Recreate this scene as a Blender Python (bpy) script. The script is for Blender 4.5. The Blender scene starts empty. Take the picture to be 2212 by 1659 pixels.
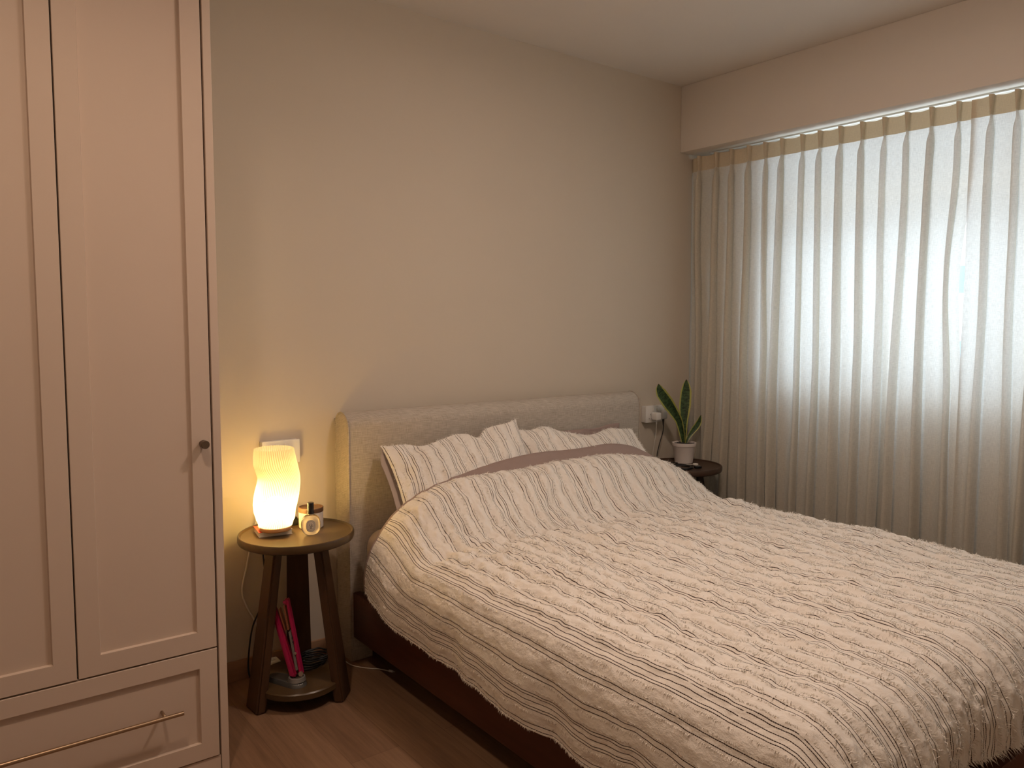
import bpy, bmesh, math, random
import numpy as np
from mathutils import Vector, Matrix

random.seed(7)
SC = bpy.context.scene
COL = SC.collection

# ------------------------------------------------------------------ camera
cam_d = bpy.data.cameras.new('camera')
cam = bpy.data.objects.new('camera', cam_d)
COL.objects.link(cam)
SC.camera = cam
YAW, PIT, ROL = math.radians(37.365), math.radians(-4.547), math.radians(0.19)
fw = Vector((math.sin(YAW)*math.cos(PIT), math.cos(YAW)*math.cos(PIT), math.sin(PIT)))
rt = Vector((math.cos(YAW), -math.sin(YAW), 0)); up = rt.cross(fw)
r2 = rt*math.cos(ROL)+up*math.sin(ROL); u2 = -rt*math.sin(ROL)+up*math.cos(ROL)
cam.matrix_world = Matrix(((r2.x, u2.x, -fw.x, 0.0), (r2.y, u2.y, -fw.y, -2.864),
                           (r2.z, u2.z, -fw.z, 1.338), (0, 0, 0, 1)))
cam_d.sensor_fit = 'HORIZONTAL'
cam_d.sensor_width = 36.0
cam_d.lens = 1683.0/2212.0*36.0
cam_d.clip_start = 0.02
cam_d.clip_end = 300

# ------------------------------------------------------------------ world, lights, exposure
SC.view_settings.view_transform = 'Standard'
SC.view_settings.look = 'None'
SC.view_settings.gamma = 1.0
SC.view_settings.exposure = 0.0
SC.view_settings.use_curve_mapping = False
W = bpy.data.worlds.new('daylight'); SC.world = W
W.use_nodes = True
bg = W.node_tree.nodes['Background']
bg.inputs['Color'].default_value = (0.80, 0.905, 1.0, 1)
bg.inputs['Strength'].default_value = 5.2


def light(name, kind, loc, energy, color, size=0.3, rot=(0, 0, 0)):
    d = bpy.data.lights.new(name, kind)
    d.energy = energy; d.color = color
    if kind == 'AREA':
        d.shape = 'DISK'; d.size = size
    else:
        d.shadow_soft_size = size
    o = bpy.data.objects.new(name, d); COL.objects.link(o)
    o.location = loc; o.rotation_euler = rot
    return o


la = light('downlight_by_wardrobe', 'AREA', (0.17, -1.5, 2.585), 8.3, (1.0, 0.72, 0.52), 0.12)
la.data.spread = math.radians(150)
lb = light('downlight_over_bed', 'AREA', (1.75, -1.55, 2.585), 12.8, (1.0, 0.785, 0.655), 0.16)
lb.data.spread = math.radians(175)
light('upper_wall_fill', 'POINT', (1.6, -1.7, 2.40), 10, (1.0, 0.755, 0.60), 0.11)  # added fill that brightens the upper wall and ceiling, not a known lamp
pw = light('window_portal', 'AREA', (3.78, -1.65, 1.62), 1, (1, 1, 1), 1)
pw.data.shape = 'RECTANGLE'; pw.data.size = 2.7; pw.data.size_y = 1.3
pw.rotation_euler = (0, math.radians(90), 0)
pw.rotation_euler = Vector((-1, 0, 0)).to_track_quat('-Z', 'Y').to_euler()
pw.data.cycles.is_portal = True

# ------------------------------------------------------------------ helpers


def newmat(name):
    m = bpy.data.materials.new(name); m.use_nodes = True
    nt = m.node_tree
    return m, nt, nt.nodes['Principled BSDF'], nt.nodes['Material Output']


def c4(c):
    return (c[0], c[1], c[2], 1.0)


def node(nt, t, **kw):
    n = nt.nodes.new(t)
    for k, v in kw.items():
        setattr(n, k, v)
    return n


def math_n(nt, op, a, b=None, clamp=False):
    n = node(nt, 'ShaderNodeMath', operation=op, use_clamp=clamp)
    for i, x in enumerate((a, b)):
        if x is None:
            continue
        if isinstance(x, (int, float)):
            n.inputs[i].default_value = x
        else:
            nt.links.new(x, n.inputs[i])
    return n.outputs[0]


def mixc(nt, fac, a, b, blend='MIX'):
    n = node(nt, 'ShaderNodeMix', data_type='RGBA', blend_type=blend)
    if isinstance(fac, (int, float)):
        n.inputs['Factor'].default_value = fac
    else:
        nt.links.new(fac, n.inputs['Factor'])
    for key, x in ((6, a), (7, b)):
        if isinstance(x, (tuple, list)):
            n.inputs[key].default_value = c4(x)
        else:
            nt.links.new(x, n.inputs[key])
    return n.outputs[2]


def coords(nt, which='Object', scale=(1, 1, 1), rot=(0, 0, 0)):
    tc = node(nt, 'ShaderNodeTexCoord')
    mp = node(nt, 'ShaderNodeMapping')
    mp.inputs['Scale'].default_value = scale
    mp.inputs['Rotation'].default_value = rot
    nt.links.new(tc.outputs[which], mp.inputs['Vector'])
    return mp.outputs['Vector']


def noise(nt, vec, scale, detail=2, rough=0.5):
    n = node(nt, 'ShaderNodeTexNoise')
    n.inputs['Scale'].default_value = scale
    n.inputs['Detail'].default_value = detail
    n.inputs['Roughness'].default_value = rough
    nt.links.new(vec, n.inputs['Vector'])
    return n.outputs['Fac']


def ramp(nt, fac, lo, hi):
    n = node(nt, 'ShaderNodeMapRange')
    n.inputs['From Min'].default_value = lo; n.inputs['From Max'].default_value = hi
    nt.links.new(fac, n.inputs['Value'])
    return n.outputs['Result']


def bump(nt, bsdf, h, strength=0.2, dist=0.01):
    b = node(nt, 'ShaderNodeBump')
    b.inputs['Strength'].default_value = strength
    b.inputs['Distance'].default_value = dist
    nt.links.new(h, b.inputs['Height'])
    nt.links.new(b.outputs['Normal'], bsdf.inputs['Normal'])


def plain(name, color, rough=0.5, metal=0.0, var=0.06, vscale=8, bmp=0.0, bscale=200, spec=0.5):
    m, nt, b, o = newmat(name)
    v = coords(nt)
    f = noise(nt, v, vscale, 3)
    lo = tuple(c*(1-var) for c in color); hi = tuple(min(1, c*(1+var)) for c in color)
    nt.links.new(mixc(nt, f, lo, hi), b.inputs['Base Color'])
    b.inputs['Roughness'].default_value = rough
    b.inputs['Metallic'].default_value = metal
    b.inputs['Specular IOR Level'].default_value = spec
    if bmp:
        bump(nt, b, noise(nt, v, bscale, 2), bmp, 0.002)
    return m


def wood(name, c1, c2, axis='Z', rough=0.45, scale=1.0, spec=0.4):
    m, nt, b, o = newmat(name)
    s = {'X': (0.06, 1, 1), 'Y': (1, 0.06, 1), 'Z': (1, 1, 0.06)}[axis]
    v = coords(nt, 'Object', tuple(x*scale for x in s))
    f = noise(nt, v, 60, 5, 0.6); f2 = noise(nt, v, 14, 2)
    f = math_n(nt, 'ADD', math_n(nt, 'MULTIPLY', f, 0.6), math_n(nt, 'MULTIPLY', f2, 0.4))
    nt.links.new(mixc(nt, ramp(nt, f, 0.3, 0.7), c1, c2), b.inputs['Base Color'])
    b.inputs['Roughness'].default_value = rough
    b.inputs['Specular IOR Level'].default_value = spec
    bump(nt, b, f, 0.08, 0.002)
    return m


def linen(name, lo, hi, sc=1.0, ax=('X', 'Z')):
    """woven fabric with slubs running both ways"""
    m, nt, b, o = newmat(name)
    tc = node(nt, 'ShaderNodeTexCoord'); sp = node(nt, 'ShaderNodeSeparateXYZ')
    nt.links.new(tc.outputs['Object'], sp.inputs[0])
    xy = math_n(nt, 'ADD', sp.outputs['X'], math_n(nt, 'MULTIPLY', sp.outputs['Y'], 1.0))
    z = math_n(nt, 'ADD', sp.outputs['Z'], math_n(nt, 'MULTIPLY', sp.outputs['Y'], 0.35))

    def slub(a, bb, s1, s2):
        cb = node(nt, 'ShaderNodeCombineXYZ')
        nt.links.new(math_n(nt, 'MULTIPLY', a, s1), cb.inputs[0])
        nt.links.new(math_n(nt, 'MULTIPLY', bb, s2), cb.inputs[1])
        return noise(nt, cb.outputs[0], 1.0, 3, 0.6)
    f1 = slub(xy, z, 22*sc, 420*sc); f2 = slub(xy, z, 420*sc, 30*sc)
    f = math_n(nt, 'ADD', math_n(nt, 'MULTIPLY', f1, 0.6), math_n(nt, 'MULTIPLY', f2, 0.4))
    nt.links.new(mixc(nt, ramp(nt, f, 0.38, 0.66), lo, hi), b.inputs['Base Color'])
    b.inputs['Roughness'].default_value = 0.95
    b.inputs['Specular IOR Level'].default_value = 0.1
    bump(nt, b, f, 0.35, 0.002)
    return m


def obj(name, verts, faces, mat, parent=None, uv=None, smooth=False, local=True):
    """one mesh object; uv is per vertex"""
    me = bpy.data.meshes.new(name)
    verts = np.asarray(verts, float)
    if parent is not None and local:
        off = np.array(parent_world(parent)); verts = verts-off
    me.from_pydata(verts.tolist(), [], [list(map(int, f)) for f in faces])
    if uv is not None:
        uv = np.asarray(uv, float)
        ul = me.uv_layers.new(name='UVMap')
        li = np.zeros(len(me.loops), dtype=np.int32)
        me.loops.foreach_get('vertex_index', li)
        ul.data.foreach_set('uv', uv[li].astype(np.float32).ravel())
    if mat is not None:
        me.materials.append(mat)
    if smooth:
        me.polygons.foreach_set('use_smooth', [True]*len(me.polygons))
    me.update()
    o = bpy.data.objects.new(name, me); COL.objects.link(o)
    if parent is not None:
        o.parent = parent
    return o


def parent_world(p):
    v = Vector((0, 0, 0))
    while p is not None:
        v += p.location; p = p.parent
    return v


def thing(name, label, cat, loc=(0, 0, 0), group=None):
    o = bpy.data.objects.new(name, None); COL.objects.link(o)
    o.empty_display_size = 0.05
    o.location = loc
    return tag(o, label, cat, group)


def tag(o, label=None, cat=None, group=None, kind=None):
    if label: o['label'] = label
    if cat: o['category'] = cat
    if group: o['group'] = group
    if kind: o['kind'] = kind
    return o


def from_bm(name, bm, mat, parent=None, smooth=False, sharp=35):
    me = bpy.data.meshes.new(name)
    if parent is not None:
        bmesh.ops.translate(bm, verts=bm.verts, vec=-parent_world(parent))
    bmesh.ops.recalc_face_normals(bm, faces=bm.faces)
    bm.to_mesh(me); bm.free()
    if mat is not None:
        me.materials.append(mat)
    if smooth:
        me.polygons.foreach_set('use_smooth', [True]*len(me.polygons))
        if sharp:
            me.set_sharp_from_angle(angle=math.radians(sharp))
    o = bpy.data.objects.new(name, me); COL.objects.link(o)
    if parent is not None:
        o.parent = parent
    return o


def add_box(bm, lo, hi, bev=0.0, seg=2):
    r = bmesh.ops.create_cube(bm, size=1.0)
    vs = r['verts']
    lo = Vector(lo); hi = Vector(hi)
    for v in vs:
        v.co = Vector((lo[i]+(v.co[i]+0.5)*(hi[i]-lo[i]) for i in range(3)))
    if bev:
        es = list({e for v in vs for e in v.link_edges})
        bmesh.ops.bevel(bm, geom=es, offset=bev, segments=seg, affect='EDGES', profile=0.5)


def box(name, lo, hi, mat, parent=None, bev=0.0, seg=2):
    bm = bmesh.new(); add_box(bm, lo, hi, bev, seg)
    return from_bm(name, bm, mat, parent, smooth=bev > 0)


def hexa(name, bot, top, mat, parent=None, bev=0.004):
    bm = bmesh.new()
    vs = [bm.verts.new(p) for p in list(bot)+list(top)]
    for f in ((3, 2, 1, 0), (4, 5, 6, 7), (0, 1, 5, 4), (1, 2, 6, 5), (2, 3, 7, 6), (3, 0, 4, 7)):
        bm.faces.new([vs[i] for i in f])
    if bev:
        bmesh.ops.bevel(bm, geom=list(bm.edges), offset=bev, segments=2, affect='EDGES')
    return from_bm(name, bm, mat, parent, smooth=True)


def lathe(name, prof, mat, parent=None, c=(0, 0, 0), n=48, sx=1.0, sy=1.0, smooth=True, sharp=35):
    bm = bmesh.new()
    rings = []
    for r, z in prof:
        if r < 1e-6:
            rings.append([bm.verts.new((c[0], c[1], c[2]+z))])
        else:
            rings.append([bm.verts.new((c[0]+sx*r*math.cos(2*math.pi*k/n), c[1]+sy*r*math.sin(2*math.pi*k/n), c[2]+z)) for k in range(n)])
    for a, b in zip(rings[:-1], rings[1:]):
        for k in range(n):
            k2 = (k+1) % n
            if len(a) == 1 and len(b) == 1:
                continue
            if len(a) == 1:
                bm.faces.new((a[0], b[k], b[k2]))
            elif len(b) == 1:
                bm.faces.new((a[k], a[k2], b[0]))
            else:
                bm.faces.new((a[k], a[k2], b[k2], b[k]))
    return from_bm(name, bm, mat, parent, smooth, sharp)


def catmull(pts, sub=8):
    P = [np.array(p, float) for p in pts]
    P = [2*P[0]-P[1]]+P+[2*P[-1]-P[-2]]
    out = []
    for i in range(1, len(P)-2):
        for k in range(sub):
            t = k/sub
            a, b, c, d = P[i-1], P[i], P[i+1], P[i+2]
            out.append(0.5*((2*b)+(-a+c)*t+(2*a-5*b+4*c-d)*t*t+(-a+3*b-3*c+d)*t**3))
    out.append(P[-2])
    return np.array(out)


def tube_geo(path, r, seg=8):
    path = np.asarray(path); n = len(path)
    T = np.gradient(path, axis=0); T /= np.linalg.norm(T, axis=1)[:, None]+1e-12
    ref = np.array([0.0, 0.0, 1.0])
    if abs(T[0] @ ref) > 0.9:
        ref = np.array([1.0, 0, 0])
    N = np.cross(T[0], ref); N /= np.linalg.norm(N)
    rr = r if hasattr(r, '__len__') else [r]*n
    V = []; F = []
    for i in range(n):
        N = N-T[i]*(N @ T[i]); N /= np.linalg.norm(N)+1e-12
        B = np.cross(T[i], N)
        for k in range(seg):
            a = 2*math.pi*k/seg
            V.append(path[i]+rr[i]*(N*math.cos(a)+B*math.sin(a)))
    for i in range(n-1):
        for k in range(seg):
            k2 = (k+1) % seg
            F.append((i*seg+k, i*seg+k2, (i+1)*seg+k2, (i+1)*seg+k))
    F.append(tuple(range(seg-1, -1, -1))); F.append(tuple((n-1)*seg+k for k in range(seg)))
    return V, F


def tube(name, pts, r, mat, parent=None, seg=8, sub=8, smooth_path=True):
    path = catmull(pts, sub) if smooth_path else np.array(pts, float)
    V, F = tube_geo(path, r, seg)
    return obj(name, V, F, mat, parent, smooth=True)


def grid_faces(nu, nv):
    i = np.arange(nu-1)[:, None]*nv+np.arange(nv-1)[None, :]
    return np.stack([i, i+nv, i+nv+1, i+1], -1).reshape(-1, 4)


def vnoise(x, y, seed=0):
    """smooth value noise in -1..1"""
    x = np.asarray(x, float); y = np.asarray(y, float)
    xi = np.floor(x).astype(np.int64); yi = np.floor(y).astype(np.int64)
    fx = x-xi; fy = y-yi
    fx = fx*fx*fx*(fx*(fx*6-15)+10); fy = fy*fy*fy*(fy*(fy*6-15)+10)

    def h(a, b):
        n = (a*374761393+b*668265263+seed*974711) & 0x7fffffff
        n = ((n ^ (n >> 13))*1274126177) & 0x7fffffff
        n = n ^ (n >> 16)
        return (n & 0xffff)/32767.5-1.0
    a = h(xi, yi); b = h(xi+1, yi); c = h(xi, yi+1); d = h(xi+1, yi+1)
    return (a*(1-fx)+b*fx)*(1-fy)+(c*(1-fx)+d*fx)*fy


def sstep(a, b, x):
    t = np.clip((x-a)/(b-a), 0, 1)
    return t*t*(3-2*t)


# ------------------------------------------------------------------ materials
M_wall = plain('wall_paint', (0.61, 0.54, 0.445), 0.85, var=0.02, vscale=3, bmp=0.05, bscale=600, spec=0.2)
M_white = plain('white_paint', (0.735, 0.68, 0.62), 0.85, var=0.02, vscale=3, bmp=0.05, bscale=600, spec=0.2)
M_ward = plain('wardrobe_laminate', (0.63, 0.505, 0.415), 0.55, var=0.02, vscale=4, spec=0.25)
M_dark = plain('dark_gap', (0.03, 0.025, 0.02), 0.8)
M_plast = plain('white_plastic', (0.80, 0.78, 0.74), 0.35, var=0.01)
M_plastg = plain('grey_white_plastic', (0.62, 0.60, 0.57), 0.4, var=0.01)
M_slot = plain('slot_shadow_grey', (0.30, 0.29, 0.27), 0.6)
M_black = plain('black_rubber', (0.012, 0.011, 0.011), 0.45)
M_blackg = plain('black_gloss', (0.01, 0.009, 0.009), 0.18)
M_wire = plain('white_cable', (0.75, 0.72, 0.66), 0.45, var=0.01)
M_table = wood('walnut_top', (0.066, 0.039, 0.017), (0.092, 0.055, 0.025), 'X', 0.32)
M_leg = wood('walnut_leg', (0.050, 0.023, 0.011), (0.080, 0.038, 0.018), 'Z', 0.4)
M_table2 = wood('walnut_dark_top', (0.055, 0.031, 0.020), (0.078, 0.044, 0.028), 'X', 0.42)
M_leg2 = wood('walnut_dark_leg', (0.032, 0.016, 0.010), (0.05, 0.025, 0.015), 'Z', 0.45)
M_rail = wood('bed_rail_wood', (0.075, 0.022, 0.012), (0.11, 0.034, 0.018), 'Y', 0.5)
M_base = wood('skirting_wood', (0.33, 0.19, 0.11), (0.42, 0.25, 0.15), 'X', 0.5)
M_head = linen('headboard_linen', (0.37, 0.325, 0.27), (0.60, 0.545, 0.475))
M_sheet = plain('taupe_sheet', (0.50, 0.40, 0.33), 0.9, var=0.05, vscale=20, bmp=0.2, bscale=60, spec=0.1)
M_taupe = plain('taupe_cotton', (0.33, 0.25, 0.225), 0.9, var=0.06, vscale=25, bmp=0.3, bscale=40, spec=0.1)
M_brass = plain('brushed_bronze', (0.42, 0.30, 0.20), 0.35, metal=0.9)
M_knob = plain('dark_bronze', (0.14, 0.10, 0.07), 0.45, metal=0.6)
M_steel = plain('brushed_steel', (0.60, 0.58, 0.55), 0.3, metal=0.9)
M_pink = plain('magenta_plastic', (0.42, 0.012, 0.085), 0.35, var=0.03)
M_grey = plain('grey_metal', (0.30, 0.29, 0.28), 0.4, metal=0.5)
M_dkgrey = plain('dark_grey_plastic', (0.07, 0.066, 0.062), 0.45)
M_copper = plain('copper_plate', (0.42, 0.18, 0.10), 0.35, metal=0.6)
M_ceram = plain('matt_ceramic', (0.66, 0.60, 0.55), 0.6, var=0.02)
M_potm = plain('white_pot', (0.78, 0.71, 0.67), 0.6, var=0.02)
M_lid = wood('jar_lid_wood', (0.12, 0.058, 0.028), (0.17, 0.085, 0.042), 'X', 0.45)
M_lbase = wood('lamp_base_wood', (0.26, 0.13, 0.06), (0.36, 0.19, 0.09), 'X', 0.5)
M_stone = plain('dark_pebble', (0.05, 0.045, 0.045), 0.6, var=0.4, vscale=60)
M_alu = plain('window_frame_white', (0.72, 0.72, 0.70), 0.45, var=0.01)
M_track = plain('curtain_track_white', (0.85, 0.85, 0.84), 0.4, var=0.01)
M_page = plain('book_pages', (0.80, 0.76, 0.68), 0.8, var=0.05, vscale=300)
M_red = plain('book_red', (0.65, 0.07, 0.035), 0.5)
M_silver = plain('book_cover_pale', (0.66, 0.60, 0.52), 0.35, var=0.5, vscale=40)


def floor_mat():
    m, nt, b, o = newmat('floor_planks')
    v = coords(nt, 'Object', (1, 1, 1), (0, 0, math.radians(90)))
    br = node(nt, 'ShaderNodeTexBrick')
    br.offset = 0.37
    br.inputs['Scale'].default_value = 1.0
    br.inputs['Brick Width'].default_value = 1.22
    br.inputs['Row Height'].default_value = 0.165
    br.inputs['Mortar Size'].default_value = 0.0009
    br.inputs['Mortar Smooth'].default_value = 0.4
    br.inputs['Color1'].default_value = (0.30, 0.19, 0.12, 1)
    br.inputs['Color2'].default_value = (0.23, 0.138, 0.086, 1)
    br.inputs['Mortar'].default_value = (0.16, 0.09, 0.055, 1)
    nt.links.new(v, br.inputs['Vector'])
    g = noise(nt, coords(nt, 'Object', (1, 0.045, 1)), 90, 5, 0.65)
    g2 = noise(nt, coords(nt, 'Object', (1, 0.16, 1)), 9, 3, 0.6)
    c = mixc(nt, ramp(nt, g, 0.3, 0.75), (0.75, 0.72, 0.70), (1.12, 1.1, 1.08))
    c2 = mixc(nt, ramp(nt, g2, 0.3, 0.7), (0.80, 0.76, 0.73), (1.12, 1.1, 1.08))
    x = mixc(nt, 1.0, br.outputs['Color'], c, 'MULTIPLY')
    x = mixc(nt, 1.0, x, c2, 'MULTIPLY')
    nt.links.new(x, b.inputs['Base Color'])
    b.inputs['Roughness'].default_value = 0.5
    b.inputs['Specular IOR Level'].default_value = 0.35
    bump(nt, b, g, 0.06, 0.002)
    return m


M_floor = floor_mat()

# ---- striped seersucker: UV is in metres, u across the stripes, v along them
PER = 0.202
LINES = [-0.0205, -0.0135, 0.0, 0.0135, 0.0205, PER/3-0.0062, PER/3+0.0062, 2*PER/3-0.0062, 2*PER/3+0.0062]


def stripe_mat():
    m, nt, b, o = newmat('striped_cotton')
    uvn = node(nt, 'ShaderNodeTexCoord'); sp = node(nt, 'ShaderNodeSeparateXYZ')
    nt.links.new(uvn.outputs['UV'], sp.inputs[0])
    u, v = sp.outputs['X'], sp.outputs['Y']
    wob = noise(nt, uvn.outputs['UV'], 22, 2)
    u2 = math_n(nt, 'ADD', u, math_n(nt, 'MULTIPLY', math_n(nt, 'SUBTRACT', wob, 0.5), 0.004))
    # shift by 0.05 so that every line lies inside one period
    um = math_n(nt, 'FLOORED_MODULO', math_n(nt, 'ADD', u2, 0.05), PER)
    mask = None
    for L in LINES:
        c_ = node(nt, 'ShaderNodeMath', operation='COMPARE')
        nt.links.new(um, c_.inputs[0]); c_.inputs[1].default_value = L+0.05; c_.inputs[2].default_value = 0.00108
        mask = c_.outputs[0] if mask is None else math_n(nt, 'ADD', mask, c_.outputs[0])
    # stitched: short gaps every few millimetres, longer breaks where the floats cover the thread
    st = math_n(nt, 'FLOORED_MODULO', math_n(nt, 'MULTIPLY', v, 1/0.0052), 1.0)
    st = math_n(nt, 'ADD', math_n(nt, 'MULTIPLY', math_n(nt, 'GREATER_THAN', st, 0.26), 0.3), 0.7)
    cb = node(nt, 'ShaderNodeCombineXYZ')
    nt.links.new(math_n(nt, 'MULTIPLY', u, 160), cb.inputs[0]); nt.links.new(math_n(nt, 'MULTIPLY', v, 38), cb.inputs[1])
    brk = ramp(nt, noise(nt, cb.outputs[0], 1.0, 1), 0.25, 0.31)
    f = math_n(nt, 'MULTIPLY', math_n(nt, 'MULTIPLY', mask, st), brk)
    cb2 = node(nt, 'ShaderNodeCombineXYZ')
    nt.links.new(math_n(nt, 'MULTIPLY', u, 14), cb2.inputs[0]); nt.links.new(math_n(nt, 'MULTIPLY', v, 9), cb2.inputs[1])
    big = noise(nt, cb2.outputs[0], 1.0, 2)
    base = mixc(nt, big, (0.80, 0.755, 0.70), (0.86, 0.82, 0.765))
    nt.links.new(mixc(nt, f, base, (0.042, 0.024, 0.018)), b.inputs['Base Color'])
    b.inputs['Roughness'].default_value = 0.95
    b.inputs['Specular IOR Level'].default_value = 0.05
    cb3 = node(nt, 'ShaderNodeCombineXYZ')
    nt.links.new(math_n(nt, 'MULTIPLY', u, 75), cb3.inputs[0]); nt.links.new(math_n(nt, 'MULTIPLY', v, 55), cb3.inputs[1])
    bump(nt, b, noise(nt, cb3.outputs[0], 1.0, 3, 0.6), 0.55, 0.006)
    return m


M_stripe = stripe_mat()
M_fringe = plain('fringe_thread', (0.86, 0.82, 0.76), 0.95, var=0.05, spec=0.05)


def curtain_mat(name, col, tcol, tfac):
    m, nt, b, o = newmat(name)
    nt.nodes.remove(b)
    uvn = node(nt, 'ShaderNodeTexCoord'); sp = node(nt, 'ShaderNodeSeparateXYZ')
    nt.links.new(uvn.outputs['UV'], sp.inputs[0])

    def sl(a, bb):
        cb = node(nt, 'ShaderNodeCombineXYZ')
        nt.links.new(math_n(nt, 'MULTIPLY', sp.outputs['X'], a), cb.inputs[0])
        nt.links.new(math_n(nt, 'MULTIPLY', sp.outputs['Y'], bb), cb.inputs[1])
        return noise(nt, cb.outputs[0], 1.0, 3, 0.6)
    f = math_n(nt, 'ADD', math_n(nt, 'MULTIPLY', sl(45, 420), 0.5), math_n(nt, 'MULTIPLY', sl(420, 45), 0.5))
    f = ramp(nt, f, 0.36, 0.66)
    d = node(nt, 'ShaderNodeBsdfDiffuse'); t = node(nt, 'ShaderNodeBsdfTranslucent')
    nt.links.new(mixc(nt, f, tuple(c*0.9 for c in col), col), d.inputs['Color'])
    nt.links.new(mixc(nt, f, tuple(c*0.66 for c in tcol), tcol), t.inputs['Color'])
    mx = node(nt, 'ShaderNodeMixShader'); mx.inputs[0].default_value = tfac
    nt.links.new(d.outputs[0], mx.inputs[1]); nt.links.new(t.outputs[0], mx.inputs[2])
    nt.links.new(mx.outputs[0], o.inputs['Surface'])
    return m


M_curt = curtain_mat('curtain_linen', (0.80, 0.725, 0.60), (0.82, 0.82, 0.80), 0.45)
M_curth = curtain_mat('curtain_header_linen', (0.66, 0.56, 0.42), (0.70, 0.60, 0.38), 0.13)


def glass_pane_mat():
    m, nt, b, o = newmat('window_glass'); nt.nodes.remove(b)
    t = node(nt, 'ShaderNodeBsdfTransparent'); t.inputs[0].default_value = (0.96, 0.98, 0.98, 1)
    g = node(nt, 'ShaderNodeBsdfGlossy'); g.inputs['Roughness'].default_value = 0.02
    mx = node(nt, 'ShaderNodeMixShader'); mx.inputs[0].default_value = 0.06
    nt.links.new(t.outputs[0], mx.inputs[1]); nt.links.new(g.outputs[0], mx.inputs[2])
    nt.links.new(mx.outputs[0], o.inputs['Surface'])
    return m


M_pane = glass_pane_mat()

# ------------------------------------------------------------------ room
XR = 3.325          # face of the beam on the window side
XW = 3.58           # inner face of the window wall
YF = -3.35          # wall behind the camera
XL = -1.1
HC = 2.6
tag(box('floor', (XL-0.1, YF-0.1, -0.1), (XW+0.3, 0.1, 0), M_floor), 'brown wood plank floor', 'floor', kind='structure')
tag(box('ceiling', (XL-0.1, YF-0.1, HC), (XW+0.3, 0.1, HC+0.1), M_white), 'plain off white ceiling', 'ceiling', kind='structure')
tag(box('wall_back', (XL-0.1, 0, 0), (XW+0.3, 0.1, HC), M_wall), 'plain greige wall behind the headboard', 'wall', kind='structure')
tag(box('wall_left', (XL-0.1, YF, 0), (XL, 0, HC), M_wall), 'greige wall at the left end of the room', 'wall', kind='structure')
tag(box('wall_front', (XL-0.1, YF-0.1, 0), (XW+0.3, YF, HC), M_wall), 'greige wall facing the bed foot', 'wall', kind='structure')
WY0, WY1, WZ0, WZ1 = -3.05, -0.46, 1.0, 2.24
bm = bmesh.new()
add_box(bm, (XW, YF, 0), (XW+0.2, 0, WZ0)); add_box(bm, (XW, YF, WZ1), (XW+0.2, 0, HC))
add_box(bm, (XW, WY1, WZ0), (XW+0.2, 0, WZ1)); add_box(bm, (XW, YF, WZ0), (XW+0.2, WY0, WZ1))
tag(from_bm('wall_right', bm, M_white), 'window wall behind the curtains', 'wall', kind='structure')
tag(box('trim_1', (XR, YF, 2.252), (XW, 0, HC), M_white, bev=0.003), 'boxed white beam above the curtains', 'beam', kind='structure')
tag(box('baseboard_back', (0.685, -0.013, 0), (3.3, 0, 0.075), M_base, bev=0.002), 'low wooden skirting along the headboard wall', 'skirting', kind='structure')

win = thing('window_1', 'white framed window behind the sheer curtains', 'window', (XW+0.1, (WY0+WY1)/2, WZ0)); win['kind'] = 'structure'
fx0, fx1 = XW-0.015, XW+0.05
bm = bmesh.new()
add_box(bm, (fx0, WY0, WZ0), (fx1, WY1, WZ0+0.05)); add_box(bm, (fx0, WY0, WZ1-0.05), (fx1, WY1, WZ1))
add_box(bm, (fx0, WY0, WZ0), (fx1, WY0+0.05, WZ1)); add_box(bm, (fx0, WY1-0.05, WZ0), (fx1, WY1, WZ1))
from_bm('window_frame', bm, M_alu, win)
box('transom_bar', (fx0-0.02, WY0+0.05, 1.845), (fx1+0.04, WY1-0.05, 1.95), M_alu, win)
for yy in (-1.72, -2.40):
    box('mullion', (fx0, yy-0.03, WZ0+0.05), (fx1, yy+0.03, WZ1-0.05), M_alu, win)
box('window_pane', (fx0+0.028, WY0+0.05, WZ0+0.05), (fx0+0.033, WY1-0.05, WZ1-0.05), M_pane, win)

# apartment block across the street, glimpsed through the slit between the curtains
bl = thing('apartment_block', 'pale apartment block outside, glimpsed through the slit between the curtains', 'building', (40, 6, -12))
M_bl = plain('block_render', (0.70, 0.72, 0.74), 0.8, var=0.05, vscale=0.3)
M_blw = plain('block_window', (0.18, 0.26, 0.36), 0.2)
box('facade', (40, -20, -12), (46, 40, 12), M_bl, bl)
for k in range(5):
    box('window_band', (39.9, -18, -8+k*3.6), (40.02, 38, -6.7+k*3.6), M_blw, bl)

# ------------------------------------------------------------------ wardrobe
wr = thing('wardrobe', 'beige built-in wardrobe with shaker doors beside the bedside table', 'wardrobe', (0.3, -0.3, 0))
DF = -0.58          # door face
WT = 2.45
XA, XB = 0.662, 0.687
bm = bmesh.new()
add_box(bm, (XB-0.022, DF+0.001, 0), (XB, -0.002, WT), 0.001)
from_bm('side_panel', bm, M_ward, wr)
bm = bmesh.new()
add_box(bm, (-0.47, DF+0.045, 0.0), (XB-0.0225, -0.002, WT-0.02))
from_bm('carcass', bm, M_dark, wr)
box('top_panel', (-0.47, DF+0.02, WT-0.0195), (XB-0.0225, -0.002, WT), M_ward, wr)
box('plinth', (-0.47, DF+0.004, 0.0), (XB-0.024, DF+0.044, 0.053), M_ward, wr)


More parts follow.
